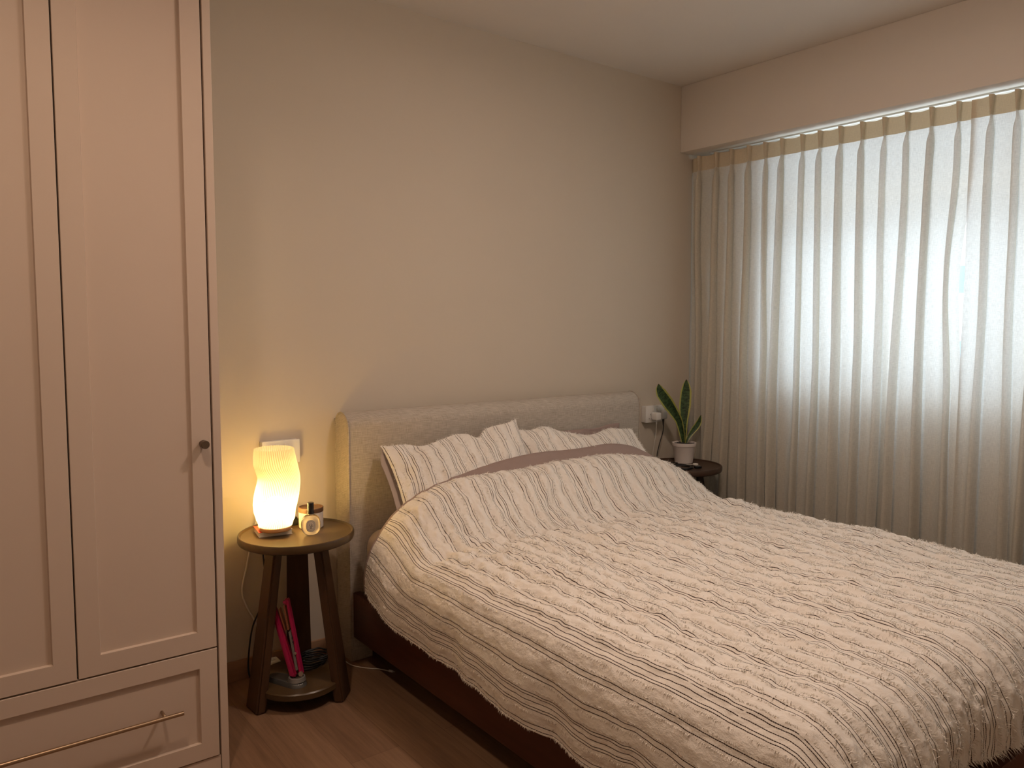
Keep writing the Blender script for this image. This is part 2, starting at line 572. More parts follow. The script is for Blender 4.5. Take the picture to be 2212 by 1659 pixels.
def shaker(name, x0, x1, z0, z1, stile, parent, rail=None):
    """framed front with a recessed panel, one mesh"""
    rail = rail or stile
    y0, y1, yp = DF, DF+0.02, DF+0.009
    ch = 0.0025
    bm = bmesh.new()

    def rect(x0, x1, z0, z1, y):
        return [bm.verts.new((x, y, z)) for x, z in ((x0, z0), (x1, z0), (x1, z1), (x0, z1))]
    o_b = rect(x0, x1, z0, z1, y1); o_f = rect(x0, x1, z0, z1, y0+0.001); o_f2 = rect(x0+0.001, x1-0.001, z0+0.001, z1-0.001, y0)
    i_f = rect(x0+stile, x1-stile, z0+rail, z1-rail, y0); i_b = rect(x0+stile+ch, x1-stile-ch, z0+rail+ch, z1-rail-ch, yp)
    for a, b in ((o_b, o_f), (o_f, o_f2), (o_f2, i_f), (i_f, i_b)):
        for k in range(4):
            bm.faces.new((a[k], a[(k+1) % 4], b[(k+1) % 4], b[k]))
    bm.faces.new(i_b); bm.faces.new(o_b[::-1])
    return from_bm(name, bm, M_ward, parent)


d1 = shaker('door', 0.3015, 0.659, 0.388, WT-0.005, 0.0535, wr)
d2 = shaker('door', -0.06, 0.2975, 0.388, WT-0.005, 0.0535, wr)
shaker('door', -0.42, -0.064, 0.388, WT-0.005, 0.0535, wr)
dr = shaker('drawer_front', -0.06, 0.659, 0.057, 0.383, 0.050, wr)
shaker('drawer_front', -0.42, -0.064, 0.057, 0.383, 0.050, wr)


def knob(x, z, par):
    V, F = tube_geo(np.array([(x, DF, z), (x, DF-0.012, z), (x, DF-0.0121, z), (x, DF-0.031, z), (x, DF-0.032, z)]), [0.009, 0.009, 0.0118, 0.0118, 0.0108], 24)
    k = obj('knob', V, F, M_knob, par, smooth=True)
    k.data.set_sharp_from_angle(angle=math.radians(40))
    k['label'] = 'dark bronze knob'


knob(0.634, 0.99, d1)
hd = obj('bar_handle', *tube_geo(np.array([(0.045, DF-0.035, 0.232), (0.553, DF-0.035, 0.232)]), 0.006, 20), M_brass, dr, smooth=True)
hd.data.set_sharp_from_angle(angle=math.radians(40)); hd['label'] = 'long bronze bar handle'
for px_ in (0.095, 0.505):
    obj('handle_post', *tube_geo(np.array([(px_, DF+0.009, 0.232), (px_, DF-0.03, 0.232)]), 0.0045, 14), M_brass, hd, smooth=True)

# ------------------------------------------------------------------ bed frame
bed = thing('bed_frame', 'low double bed frame with linen headboard and dark wooden rails', 'bed', (2.11, -1.1, 0))
HX0, HX1 = 1.300, 2.930


def headboard():
    th, top = 0.12, 0.985
    r = th/2
    prof = []          # (y, z) outline from back bottom over the top to the front bottom
    prof.append((0.0-0.004, 0.10)); prof.append((-0.004, 0.5))
    n = 18
    for k in range(n+1):
        a = math.pi*k/n
        prof.append((-0.004-r+r*math.cos(a), top-r+r*math.sin(a)))
    prof += [(-th-0.004, 0.5), (-th-0.004, 0.10)]
    xs = [(HX0, 0.0), (HX0+0.003, 0.0)] 
    V = []; F = []
    cy, cz = -0.004-r, 0.55

    def ring(x, inset):
        out = []
        for (y, z) in prof:
            yy = cy+(y-cy)*(1-inset/r)
            zz = z-(inset if z > 0.9 else 0)*(max(0, (z-(top-r)))/r)
            out.append((x, yy, zz))
        return out
    st = [(HX0, 0.010), (HX0+0.002, 0.004), (HX0+0.007, 0.0), (HX0+0.5, 0), (HX0+1.0, 0), (HX1-0.03, 0.0), (HX1-0.012, 0.004), (HX1-0.003, 0.012), (HX1, 0.022)]
    m = len(prof)
    for x, ins in st:
        V += ring(x, ins)
    for i in range(len(st)-1):
        for k in range(m-1):
            F.append((i*m+k, i*m+k+1, (i+1)*m+k+1, (i+1)*m+k))
        F.append((i*m+m-1, i*m, (i+1)*m, (i+1)*m+m-1))
    F.append(tuple(range(m-1, -1, -1))); F.append(tuple((len(st)-1)*m+k for k in range(m)))
    hb = obj('headboard', V, F, M_head, bed, smooth=True)
    hb.data.set_sharp_from_angle(angle=math.radians(50))
    hb['label'] = 'upholstered grey beige linen headboard with rolled top'
    # piping along both end seams
    for x, ins in ((HX0+0.003, 0.0), (HX1-0.02, 0.0)):
        tube('piping', [(x, y, z) for (y, z) in prof if z > 0.09], 0.0028, M_head, hb, 8, 2)
    for x0, x1 in ((HX0+0.004, HX0+0.098), (HX1-0.098, HX1-0.004)):
        box('headboard_leg', (x0, -0.12, 0.0), (x1, -0.008, 0.102), M_head, hb, 0.004)
    return hb


headboard()
YFOOT = -2.16
RX0, RX1 = 1.312, 2.918
box('side_rail', (RX0, YFOOT, 0.102), (RX0+0.03, -0.126, 0.282), M_rail, bed, 0.003)
box('side_rail', (RX1-0.03, YFOOT, 0.102), (RX1, -0.126, 0.282), M_rail, bed, 0.003)
box('foot_rail', (RX0+0.0305, YFOOT, 0.102), (RX1-0.0305, YFOOT+0.03, 0.282), M_rail, bed, 0.003)
box('slat_base', (RX0+0.0305, YFOOT+0.0305, 0.20), (RX1-0.0305, -0.13, 0.262), M_rail, bed)
for lx in (1.50, 2.66):
    for ly in (-0.55, -1.85):
        box('leg', (lx, ly, 0.0), (lx+0.07, ly+0.07, 0.20), M_rail, bed, 0.003)

mt = tag(box('mattress', (1.345, -2.125, 0.263), (2.885, -0.132, 0.535), M_sheet, None, 0.07, 6),
         'thick mattress in a taupe fitted sheet, under the striped duvet', 'mattress')

# ------------------------------------------------------------------ striped bedding
S3 = PER/3


def resample(pts, n):
    c = catmull(pts, 24)
    d = np.concatenate([[0], np.cumsum(np.linalg.norm(np.diff(c, axis=0), axis=1))])
    t = np.linspace(0, d[-1], n)
    return np.stack([np.interp(t, d, c[:, i]) for i in range(c.shape[1])], 1), d[-1]


def normals_of(P):
    du = np.gradient(P, axis=0); dv = np.gradient(P, axis=1)
    n = np.cross(du, dv); n /= np.linalg.norm(n, axis=2)[:, :, None]+1e-12
    return n, du, dv


def bil(A, fi, fj):
    i = np.clip(np.floor(fi).astype(int), 0, A.shape[0]-2); j = np.clip(np.floor(fj).astype(int), 0, A.shape[1]-2)
    a = (fi-i)[:, None]; b = (fj-j)[:, None]
    return A[i, j]*(1-a)*(1-b)+A[i+1, j]*a*(1-b)+A[i, j+1]*(1-a)*b+A[i+1, j+1]*a*b


def fringe_geo(P, U, V, rows, spacing, rng, length=0.0150, width=0.0019, sg=1.0, calm=0.0):
    """tufts standing along constant-u rows of the cloth grid P[u,v]"""
    N, du, dv = normals_of(P); N = N*sg
    du = du/(np.linalg.norm(du, axis=2)[:, :, None]+1e-12); dv = dv/(np.linalg.norm(dv, axis=2)[:, :, None]+1e-12)
    nu, nv = P.shape[:2]
    A = []
    for (u, sgn) in rows:
        if u < U[0]+0.001 or u > U[-1]-0.001:
            continue
        n = int((V[-1]-V[0])/spacing)
        vv = V[0]+(np.arange(n)+rng.random(n))*spacing
        vv = vv[(vv > V[0]+0.002) & (vv < V[-1]-0.002)]
        gap = vnoise(vv/0.03, np.full_like(vv, u*91.0), 5)
        vv = vv[(gap > -0.3) | (rng.random(len(vv)) < 0.25)]
        A.append(np.stack([np.full_like(vv, u)+rng.normal(0, 0.0008, len(vv)), vv, np.full_like(vv, sgn)], 1))
    A = np.concatenate(A)
    fi = (A[:, 0]-U[0])/(U[1]-U[0]); fj = (A[:, 1]-V[0])/(V[1]-V[0])
    p = bil(P, fi, fj); nn = bil(N, fi, fj); tu = bil(du, fi, fj); tv = bil(dv, fi, fj)
    k = len(p)
    s = A[:, 2:3]*np.where((rng.random((k, 1)) < 0.3) & (A[:, 0:1] > calm), -0.8, 1.0)
    clump = vnoise(A[:, 1]/0.010, A[:, 0]*300, 9)[:, None]
    d1 = nn*(0.75+0.35*rng.random((k, 1)))+tu*s*(0.55+0.35*rng.random((k, 1)))+tv*(0.5*clump+rng.normal(0, 0.35, (k, 1)))
    d1[:, 2] -= 0.15
    d1 /= np.linalg.norm(d1, axis=1)[:, None]
    d2 = d1*0.6+tu*s*0.5+tv*rng.normal(0, 0.5, (k, 1))-nn*(0.05+0.3*rng.random((k, 1)))
    d2[:, 2] -= 0.35
    d2 /= np.linalg.norm(d2, axis=1)[:, None]
    L = length*np.where(A[:, 0:1] > calm, 1.0, 0.62)*(0.55+0.7*rng.random((k, 1))**1.5+0.25*clump)
    side = tv+rng.normal(0, 0.6, (k, 3)); side -= d1*np.sum(side*d1, 1)[:, None]
    side /= np.linalg.norm(side, axis=1)[:, None]
    w = width*(0.6+0.6*rng.random((k, 1)))
    b0 = p-nn*0.001; m0 = b0+d1*L*0.55; e0 = m0+d2*L*0.55
    vs = np.stack([b0-side*w*0.5, b0+side*w*0.5, m0+side*w*0.45, m0-side*w*0.45, e0], 1).reshape(-1, 3)
    base = np.arange(k)*5
    q = np.stack([base, base+1, base+2, base+3], 1).tolist(); t = np.stack([base+3, base+2, base+4], 1).tolist()
    return vs, q+t


def fringe_rows(umin, umax, uref):
    rows = []
    k0 = int((umin-uref)/PER)-2
    for k in range(k0, k0+40):
        c = uref+k*PER
        for off, s in ((-0.0275, -1), (0.0275, 1), (S3-0.0105, -1), (S3+0.0105, 1), (2*S3-0.0105, -1), (2*S3+0.0105, 1)):
            if umin < c+off < umax:
                rows.append((c+off, s))
    return rows


def duvet():
    NU, NV = 560, 560
    Fp, LF = resample([(1.238, .275), (1.236, .36), (1.250, .455), (1.295, .527), (1.385, .563), (1.6, .570), (2.1, .574), (2.5, .570), (2.80, .562), (2.905, .525), (2.955, .44), (2.965, .31)], NU)
    Mp, LM = resample([(1.245, .335), (1.252, .42), (1.285, .53), (1.362, .635), (1.49, .705), (1.68, .742), (2.05, .748), (2.4, .746), (2.66, .722), (2.83, .66), (2.94, .575), (2.985, .48), (2.995, .36)], NU)
    LU = LF
    Lv = 1.625; R = 0.17; drop = 0.045
    LV = Lv+R*math.pi/2+drop
    v = np.linspace(0, LV, NV); u = np.linspace(0, LU, NU)
    y0 = -0.385
    th = np.clip((v-Lv)/R, 0, math.pi/2)
    yb = y0-np.minimum(v, Lv)-R*np.sin(th)
    ext = np.maximum(0, v-Lv-R*math.pi/2)
    dz = -R*(1-np.cos(th))-ext
    m = 1-sstep(-0.03, 0.30, v-0.0)  # 1 at the head edge, 0 on the flat
    m = np.where(v < 0.03, 1, m)
    m = 1-sstep(0.02, 0.295, v)
    s = np.linspace(0, 1, NU)
    # the mound leans a little: on the left it starts nearer the headboard
    X = np.zeros((NU, NV, 3))
    for j in range(NV):
        mm = m[j]
        prof = Fp*(1-mm)+Mp*mm
        X[:, j, 0] = prof[:, 0]; X[:, j, 2] = prof[:, 1]+dz[j]; X[:, j, 1] = yb[j]
    U2, V2 = np.meshgrid(u, v, indexing='ij')
    sideL = sstep(0.27, 0.05, U2); sideR = sstep(LU-0.27, LU-0.05, U2)
    fd = np.maximum(0, -dz)[None, :]/0.21
    # cone folds at the two hanging corners
    X[:, :, 0] += (-0.10*sideL+0.10*sideR)*fd**2
    X[:, :, 1] -= 0.06*(sideL+sideR)*fd**2
    X[:, :, 2] += 0.10*(sideL+sideR)*fd
    # pull the head edge in along a soft curve and sag the hem
    X[:, :, 2] += 0.045*sideL*sstep(0.45, 0.0, V2)*0.5
    X[:, :, 1] += 0.018*np.sin(U2*5.2+0.7)*sstep(0.25, 0, V2)
    hemw = vnoise(V2/0.16, U2*0+3.1, 3)*0.6+vnoise(V2/0.07, U2*0+9.1, 4)*0.4
    X[:, :, 2] += 0.022*hemw*(sideL+sideR)
    hemf = vnoise(U2/0.10, V2*0+1.7, 13)
    X[:, :, 2] += 0.015*hemf*fd
    N, du, dv = normals_of(X)
    if N[NU//2, NV//2, 2] < 0:
        N = -N
    flat = sstep(0.20, 0.42, U2)*(1-sstep(LU-0.30, LU-0.12, U2))
    nearfoot = sstep(1.2, 1.75, V2)
    amp = 0.22+0.78*flat*(1-0.55*nearfoot)
    amp2 = amp*(0.75+0.5*np.exp(-((V2-0.42)/0.25)**2))
    h = 0.0064*vnoise(U2/0.026, V2/0.038, 21)*amp2
    h += 0.0042*vnoise(U2/0.013, V2/0.020, 22)*amp
    h += 0.0085*vnoise(U2/0.085+0.6*vnoise(U2/.2, V2/.2, 31), V2/0.10, 23)*amp2
    h += 0.010*vnoise(U2/0.26, V2/0.34, 24)
    h += 0.0035*np.cos(2*np.pi*((U2-0.08)/S3+0.5))*(0.15+0.85*amp)
    # drape folds of the hanging left side, deeper towards the hem
    h += 0.016*sideL*vnoise(V2/0.13+0.7*U2, U2*2.0, 25)+0.010*sideL*vnoise(V2/0.30-1.2*U2, U2*0, 26)
    h += 0.014*fd*vnoise(U2/0.09, V2*0, 27)
    h -= 0.012*np.exp(-((V2-0.30-0.03*vnoise(U2/0.2, U2*0, 44))/0.025)**2)*flat
    lat = 0.0045*vnoise(U2/0.05, V2/0.045, 28)*amp+0.004*vnoise(U2/0.2, V2/0.10, 29)
    tu = du/(np.linalg.norm(du, axis=2)[:, :, None]+1e-12)
    h *= 0.35+0.65*sstep(0.0, 0.06, V2)
    P = X+N*h[:, :, None]+tu*lat[:, :, None]
    root = thing('duvet', 'white duvet with thin dark stripes and fringe covering the bed', 'duvet', (2.1, -1.2, 0.57))
    uv = np.stack([U2-0.08, V2], -1).reshape(-1, 2)
    cov = obj('duvet_cover', P.reshape(-1, 3), grid_faces(NU, NV), M_stripe, root, uv=uv, smooth=True)
    Nn, _, _ = normals_of(P)
    sg = 1.0 if Nn[NU//2, NV//2, 2] > 0 else -1.0
    if sg < 0:
        cov.data.flip_normals()
    # lining: a second sheet just inside, turned up past the head edge
    ins = P-(Nn*sg)*0.014
    st = 4
    lin = ins[::st, ::st]
    lf = grid_faces(lin.shape[0], lin.shape[1])
    obj('duvet_lining', lin.reshape(-1, 3), lf, M_taupe, root, smooth=True)
    # the turned-up band of lining along the head edge
    ii = np.arange(0, NU, 3)
    uu = u[ii]
    band = []
    msk = sstep(0.52, 0.86, uu)*(1-sstep(LU-0.52, LU-0.36, uu))
    hgt = 0.003+0.040*msk*(0.85+0.25*vnoise(uu/0.25, uu*0, 51))
    e = P[ii, 0]; nn = Nn[ii, 0]*sg
    ker = np.hanning(41); ker /= ker.sum()
    es = np.stack([np.convolve(np.pad(e[:, k_], 20, mode='edge'), ker, mode='valid') for k_ in range(3)], 1)
    for t, (by, bz) in enumerate(((0.0, -0.004), (0.012, 0.35), (0.030, 0.85), (0.052, 1.0), (0.075, 0.72), (0.088, 0.1), (0.085, -2.2))):
        sm_ = min(1.0, t/2.0)
        q = e*(1-sm_*msk[:, None])+es*(sm_*msk[:, None])
        q[:, 1] += by*(0.12+0.88*msk)
        q[:, 2] += (bz*hgt if bz >= 0 else bz*0.02)
        band.append(q)
    B = np.stack(band, 1)
    bo = obj('duvet_reverse', B.reshape(-1, 3), grid_faces(B.shape[0], B.shape[1]), M_taupe, root, smooth=True)
    bo['label'] = 'taupe reverse side turned up at the head end'
    rng = np.random.default_rng(5)
    rows = fringe_rows(0.004, LU-0.004, 0.08)+[(0.004, -1), (0.007, -1), (LU-0.005, 1), (LU-0.009, 1)]
    vs, fs = fringe_geo(P, u, v, rows, 0.0019, rng, sg=sg, calm=0.34)
    # loose threads along the foot hem
    k = 1500
    ti = rng.random(k)*(NU-1); i0 = np.clip(ti.astype(int), 0, NU-2); fr = (ti-i0)[:, None]
    q = P[:, -1]; p = q[i0]*(1-fr)+q[i0+1]*fr
    d = np.array((0.25, -0.45, -0.7))+rng.normal(0, 0.35, (k, 3)); d /= np.linalg.norm(d, axis=1)[:, None]
    sd = np.cross(d, np.array((0.3, 1.0, 0.2))); sd /= np.linalg.norm(sd, axis=1)[:, None]
    L = 0.008+0.020*rng.random((k, 1))**2
    ev = np.stack([p-sd*0.0009, p+sd*0.0009, p+d*L], 1).reshape(-1, 3)
    o0 = len(vs)
    vs = np.concatenate([vs, ev]); fs = fs+[[o0+3*i, o0+3*i+1, o0+3*i+2] for i in range(k)]
    fo = obj('fringe', vs, fs, M_fringe, root)
    tag(fo, 'short white thread tufts in rows along the stripes', kind='stuff')
    return P


DUV = duvet()


def pillow(name, label, c, w_off, thick, seed, lean_n, front, back, stripes=True, hump=None, squash=1.0):
    """c: four corners TL, TR, BR, BL of the mid sheet; lean_n: facing direction"""
    TL, TR, BR, BL = [np.array(x, float) for x in c]
    NA, NB = 130, 100
    a = np.linspace(-1, 1, NA); b = np.linspace(-1, 1, NB)
    A, B = np.meshgrid(a, b, indexing='ij')
    fa = (A+1)/2; fb = (B+1)/2
    # edges bow in between the corners
    A2 = A*(1-0.055*(1-B**2)); B2 = B*(1-0.075*(1-A**2))
    fa2 = ((A2+1)/2)[:, :, None]; fb2 = ((B2+1)/2)[:, :, None]
    mid = (BL*(1-fa2)+BR*fa2)*(1-fb2)+(TL*(1-fa2)+TR*fa2)*fb2
    n = np.array(lean_n, float); n /= np.linalg.norm(n)
    t = np.clip((1-A**2)*(1-B**2), 0, 1)**0.42*thick
    W_ = np.linalg.norm(TR-TL); H_ = np.linalg.norm(TL-BL)
    up_ = (TL-BL)/H_
    if hump is not None:
        mid = mid+up_*(hump(A)*sstep(-0.2, 1.0, B))[:, :, None]
    uu = (A+1)/2*W_; vv = (B+1)/2*H_
    cr = 0.008*vnoise(uu/0.04, vv/0.055, seed)+0.004*vnoise(uu/0.018, vv/0.028, seed+1)+0.012*vnoise(uu/0.16, vv/0.2, seed+2)
    if not stripes:
        cr *= 0.7
    edge = np.clip((1-A**2)*(1-B**2)*6, 0, 1)
    wob = (0.010*vnoise(uu/0.09, vv/0.09, seed+3))[:, :, None]*up_
    PF = mid+n*(t+cr*edge)[:, :, None]+wob
    PB = mid-n*(t*squash)[:, :, None]*0.6+wob+np.array((-0.030, 0.0, -0.012))*(sstep(-0.75, -1.0, A)*sstep(1.0, 0.6, B))[:, :, None]
    root = thing(name, label, 'pillow', tuple((TL+TR+BL+BR)/4))
    uv = np.stack([uu+w_off, vv], -1).reshape(-1, 2)
    f = obj('front_panel', PF.reshape(-1, 3), grid_faces(NA, NB), front, root, uv=uv, smooth=True)
    obj('back_panel', PB.reshape(-1, 3), grid_faces(NA, NB), back, root, uv=uv, smooth=True)
    if stripes:
        rng = np.random.default_rng(seed)
        u = np.linspace(0, W_, NA); v = np.linspace(0, H_, NB)
        rows = fringe_rows(-0.01, W_+0.2, -w_off)
        Nn, _, _ = normals_of(PF)
        vs, fs = fringe_geo(PF, u, v, rows, 0.0032, rng, sg=1.0 if Nn[NA//2, NB//2] @ n > 0 else -1.0)
        # tufts along the top seam and the two side seams
        q = PF[:, -1]; kk = 260
        ti = rng.random(kk)*(NA-1); i0 = np.clip(ti.astype(int), 0, NA-2); fr = (ti-i0)[:, None]
        p = q[i0]*(1-fr)+q[i0+1]*fr
        q2 = np.concatenate([PF[0], PF[-1]]); k2 = 220
        p2 = q2[rng.integers(0, len(q2), k2)]
        p = np.concatenate([p, p2]); k = len(p)
        d = up_*0.6+n*0.3+rng.normal(0, 0.55, (k, 3)); d /= np.linalg.norm(d, axis=1)[:, None]
        sd = np.cross(d, n); sd /= np.linalg.norm(sd, axis=1)[:, None]
        L = 0.006+0.010*rng.random((k, 1))**2
        ev = np.stack([p-sd*0.0008, p+sd*0.0008, p+d*L], 1).reshape(-1, 3)
        o0 = len(vs)
        vs = np.concatenate([vs, ev]); fs = fs+[[o0+3*i, o0+3*i+1, o0+3*i+2] for i in range(k)]
        tag(obj('fringe', vs, fs, M_fringe, root), 'short white thread tufts in rows along the stripes', kind='stuff')
    return root


FN = (-0.05, -0.74, 0.67)
pillow('pillow', 'striped fringed pillow nearest the bedside lamp, leaning on the headboard',
       ((1.415, -0.175, 0.850), (2.085, -0.175, 0.892), (2.07, -0.43, 0.585), (1.385, -0.43, 0.585)), 0.135, 0.055, 61, FN, M_stripe, M_sheet,
       hump=lambda A: 0.012*np.exp(-((A+0.05)/0.22)**2)-0.030*np.exp(-((A-0.30)/0.10)**2)+0.012*np.exp(-((A-0.62)/0.25)**2)+0.016*np.exp(-((A-1.0)/0.12)**2)+0.010*np.exp(-((A+1.0)/0.08)**2)-0.012*np.exp(-((A+0.55)/0.3)**2))
pillow('pillow', 'striped fringed pillow nearest the snake plant, leaning on the headboard',
       ((2.062, -0.168, 0.868), (2.80, -0.178, 0.808), (2.80, -0.43, 0.585), (2.04, -0.41, 0.585)), 0.13, 0.052, 71, FN, M_stripe, M_sheet,
       hump=lambda A: 0.015*np.exp(-((A+0.55)/0.3)**2)-0.018*np.exp(-((A-0.15)/0.25)**2)+0.018*np.exp(-((A-0.6)/0.25)**2))
pillow('pillow', 'plain taupe pillow squeezed behind the striped pillow on the plant side',
       ((2.22, -0.150, 0.836), (2.74, -0.150, 0.850), (2.72, -0.19, 0.56), (2.25, -0.19, 0.56)), 0.0, 0.022, 81, (0, -1, 0.2), M_taupe, M_taupe, stripes=False)

# ------------------------------------------------------------------ bedside tables


def bedside(label, cx, cy, mtop, mleg, legs):
    t = thing('bedside_table', label, 'bedside table', (cx, cy, 0), 'round three legged bedside tables')
    lathe('tabletop', [(0, .568), (.186, .568), (.196, .573), (.199, .58), (.199, .595), (.197, .599), (.1945, .600), (.1915, .599), (.1885, .593), (.186, .592), (0, .592)], mtop, t, (cx, cy, 0), 72)
    for az_, rf_ in legs:
        a = math.radians(az_)
        rd = Vector((math.cos(a), math.sin(a), 0)); tn = Vector((-math.sin(a), math.cos(a), 0))
        c = Vector((cx, cy, 0))
        pts = []
        for (r, z, hw, ht) in ((rf_, 0.0, 0.046, 0.018), (0.082, 0.5675, 0.036, 0.016)):
            o_ = c+rd*r+Vector((0, 0, z))
            pts.append([o_-tn*hw-rd*ht, o_+tn*hw-rd*ht, o_+tn*hw+rd*ht, o_-tn*hw+rd*ht])
        hexa('leg', pts[0], pts[1], mleg, t, 0.006)
    lathe('shelf', [(0, .050), (.150, .050), (.154, .054), (.154, .071), (.150, .075), (0, .075)], mtop, t, (cx, cy, 0), 64)
    return t


TX, TY = 1.036, -0.258
bedside('round walnut bedside table holding the lit ribbed lamp', TX, TY, M_table, M_leg, ((184, .163), (318, .156), (68, .172)))
RXc, RYc = 3.158, -0.205
bedside('round dark walnut bedside table holding the snake plant by the curtain', RXc, RYc, M_table2, M_leg2, ((195, .168), (315, .168), (75, .168)))

# ------------------------------------------------------------------ book, lamp, jar, perfume
TZ = 0.592
bk = thing('book', 'small book with red spine lying under the lamp', 'book', (0.965, -0.235, TZ))


def rbox(name, x0, x1, y0, y1, z0, z1, mat, par, ang, c, bev=0.001):
    bm = bmesh.new(); add_box(bm, (x0, y0, z0), (x1, y1, z1), bev)
    R = Matrix.Translation(Vector(c)) @ Matrix.Rotation(ang, 4, 'Z')
    bm.transform(R)
    return from_bm(name, bm, mat, par)


BA = math.radians(-9); BC = (0.972, -0.205, TZ)
rbox('page_block', -0.055, 0.055, -0.040, 0.055, 0.0015, 0.0165, M_page, bk, BA, BC)
rbox('back_cover', -0.057, 0.057, -0.042, 0.057, 0.0, 0.0014, M_page, bk, BA, BC, 0.0004)
rbox('front_cover', -0.045, 0.057, -0.042, 0.057, 0.0166, 0.0182, M_silver, bk, BA, BC, 0.0004)
rs = rbox('spine_strip', -0.058, -0.0452, -0.042, 0.057, 0.0166, 0.0182, M_red, bk, BA, BC, 0.0004)
rs['label'] = 'red strip along the spine'
BZ = TZ+0.0182

LX, LY = 0.970, -0.232
lamp = thing('table_lamp', 'lit table lamp with twisted ribbed cream shade on a book', 'lamp', (LX, LY, BZ))
lathe('lamp_base', [(0, 0), (.050, 0), (.053, .003), (.054, .012), (.052, .016), (0, .016)], M_lbase, lamp, (LX, LY, BZ), 64)


def shade_mat():
    m, nt, b, o = newmat('shade_resin'); nt.nodes.remove(b)
    tc = node(nt, 'ShaderNodeTexCoord'); sp = node(nt, 'ShaderNodeSeparateXYZ')
    nt.links.new(tc.outputs['UV'], sp.inputs[0])
    # resin is twice as thick in the valleys between the ribs
    e = math_n(nt, 'ABSOLUTE', math_n(nt, 'SUBTRACT', math_n(nt, 'FLOORED_MODULO', sp.outputs['X'], 1.0), 0.5))
    f = ramp(nt, e, 0.22, 0.5)
    d = node(nt, 'ShaderNodeBsdfDiffuse'); d.inputs[0].default_value = (0.84, 0.79, 0.68, 1)
    t = node(nt, 'ShaderNodeBsdfTranslucent'); tr_ = node(nt, 'ShaderNodeBsdfTransparent')
    col = mixc(nt, f, (0.93, 0.84, 0.62), (0.46, 0.32, 0.14))
    nt.links.new(col, t.inputs[0]); nt.links.new(col, tr_.inputs[0])
    mx = node(nt, 'ShaderNodeMixShader'); mx.inputs[0].default_value = 0.45
    nt.links.new(d.outputs[0], mx.inputs[1]); nt.links.new(t.outputs[0], mx.inputs[2])
    m2 = node(nt, 'ShaderNodeMixShader'); m2.inputs[0].default_value = 0.28
    nt.links.new(mx.outputs[0], m2.inputs[1]); nt.links.new(tr_.outputs[0], m2.inputs[2])
    nt.links.new(m2.outputs[0], o.inputs['Surface'])
    return m


def lamp_shade():
    H = 0.272; nz = 70; nr = 60; sub = 8; n = nr*sub
    V = []; F = []; UV = []
    vx, vy = 0.795, -0.607        # sideways direction of the S-shaped sway
    for i in range(nz):
        t = i/(nz-1)
        R = np.interp(t, [0, .05, .09, .19, .28, .37, .46, .55, .62, .69, .79, .9, .97, 1], np.array([226, 238, 260, 280, 297, 303, 300, 292, 284, 290, 296, 283, 270, 264])/4032)
        s = np.interp(t, [0, .09, .19, .28, .37, .46, .55, .62, .69, .79, .9, 1], np.array([0, 0, -14, -6, 8, 26, 46, 54, 36, 10, 0, 0])/4032)
        tw = math.radians(np.interp(t, [0, .2, .45, .75, 1], [58, 52, 30, 6, 0]))
        for k in range(n+1):
            a = 2*math.pi*k/n
            rib = 0.0030*abs(math.sin(a*nr/2))-0.0022
            lob = 1+0.04*math.cos(3*(a+tw)+0.6)*math.sin(math.pi*t)
            r = R*lob+rib
            th_ = a+tw
            V.append((LX+vx*s+r*math.cos(th_), LY+vy*s+r*math.sin(th_), BZ+0.016+t*H)); UV.append((k/sub, t))
    for i in range(nz-1):
        for k in range(n):
            F.append((i*(n+1)+k, i*(n+1)+k+1, (i+1)*(n+1)+k+1, (i+1)*(n+1)+k))
    return obj('lamp_shade', V, F, shade_mat(), lamp, uv=UV, smooth=True)


lamp_shade()


def emis(name, col, s):
    m, nt, b, o = newmat(name); nt.nodes.remove(b)
    e = node(nt, 'ShaderNodeEmission'); e.inputs[0].default_value = c4(col); e.inputs[1].default_value = s
    nt.links.new(e.outputs[0], o.inputs['Surface'])
    return m


M_bulb = emis('bulb_glow', (1.0, 0.75, 0.32), 122)
lathe('bulb', [(0, .050), (.018, .053), (.030, .066), (.034, .084), (.030, .102), (.018, .115), (0, .118)], M_bulb, lamp, (LX, LY, BZ), 24)
lathe('bulb_holder', [(0, .016), (.014, .016), (.014, .049), (0, .049)], M_plast, lamp, (LX, LY, BZ), 20)

jx, jy = 1.112, -0.205
jar = thing('candle_jar', 'white ceramic candle jar with wooden lid behind the perfume bottle', 'jar', (jx, jy, TZ))
lathe('jar_body', [(0, 0), (.040, 0), (.043, .003), (.0435, .058), (0, .058)], M_ceram, jar, (jx, jy, TZ), 56)
lathe('lid', [(0, .0585), (.044, .0585), (.0445, .061), (.0445, .073), (.043, .075), (.0405, .075), (.0395, .0725), (0, .0722)], M_lid, jar, (jx, jy, TZ), 56)

bx = thing('black_box', 'small black object behind the lamp base beside the candle jar', 'gadget', (1.075, -0.145, TZ))
box('body', (1.062, -0.155, TZ), (1.086, -0.132, TZ+0.024), M_black, bx, 0.003)
box('cap', (1.066, -0.151, TZ+0.0241), (1.082, -0.136, TZ+0.031), M_black, bx, 0.002)


def glass_mat():
    m, nt, b, o = newmat('perfume_glass')
    b.inputs['Base Color'].default_value = (0.97, 0.93, 0.84, 1)
    b.inputs['Transmission Weight'].default_value = 1.0
    b.inputs['Roughness'].default_value = 0.02
    b.inputs['IOR'].default_value = 1.45
    return m


M_pglass = glass_mat()
PX, PY = 1.068, -0.308
pf = thing('perfume_bottle', 'oval glass perfume bottle with black cap in front of the candle jar', 'perfume bottle', (PX, PY, TZ))
PROT = math.radians(-24)


def pf_pt(lx, ly, lz):
    c, s = math.cos(PROT), math.sin(PROT)
    return (PX+lx*c-ly*s, PY+lx*s+ly*c, TZ+lz)


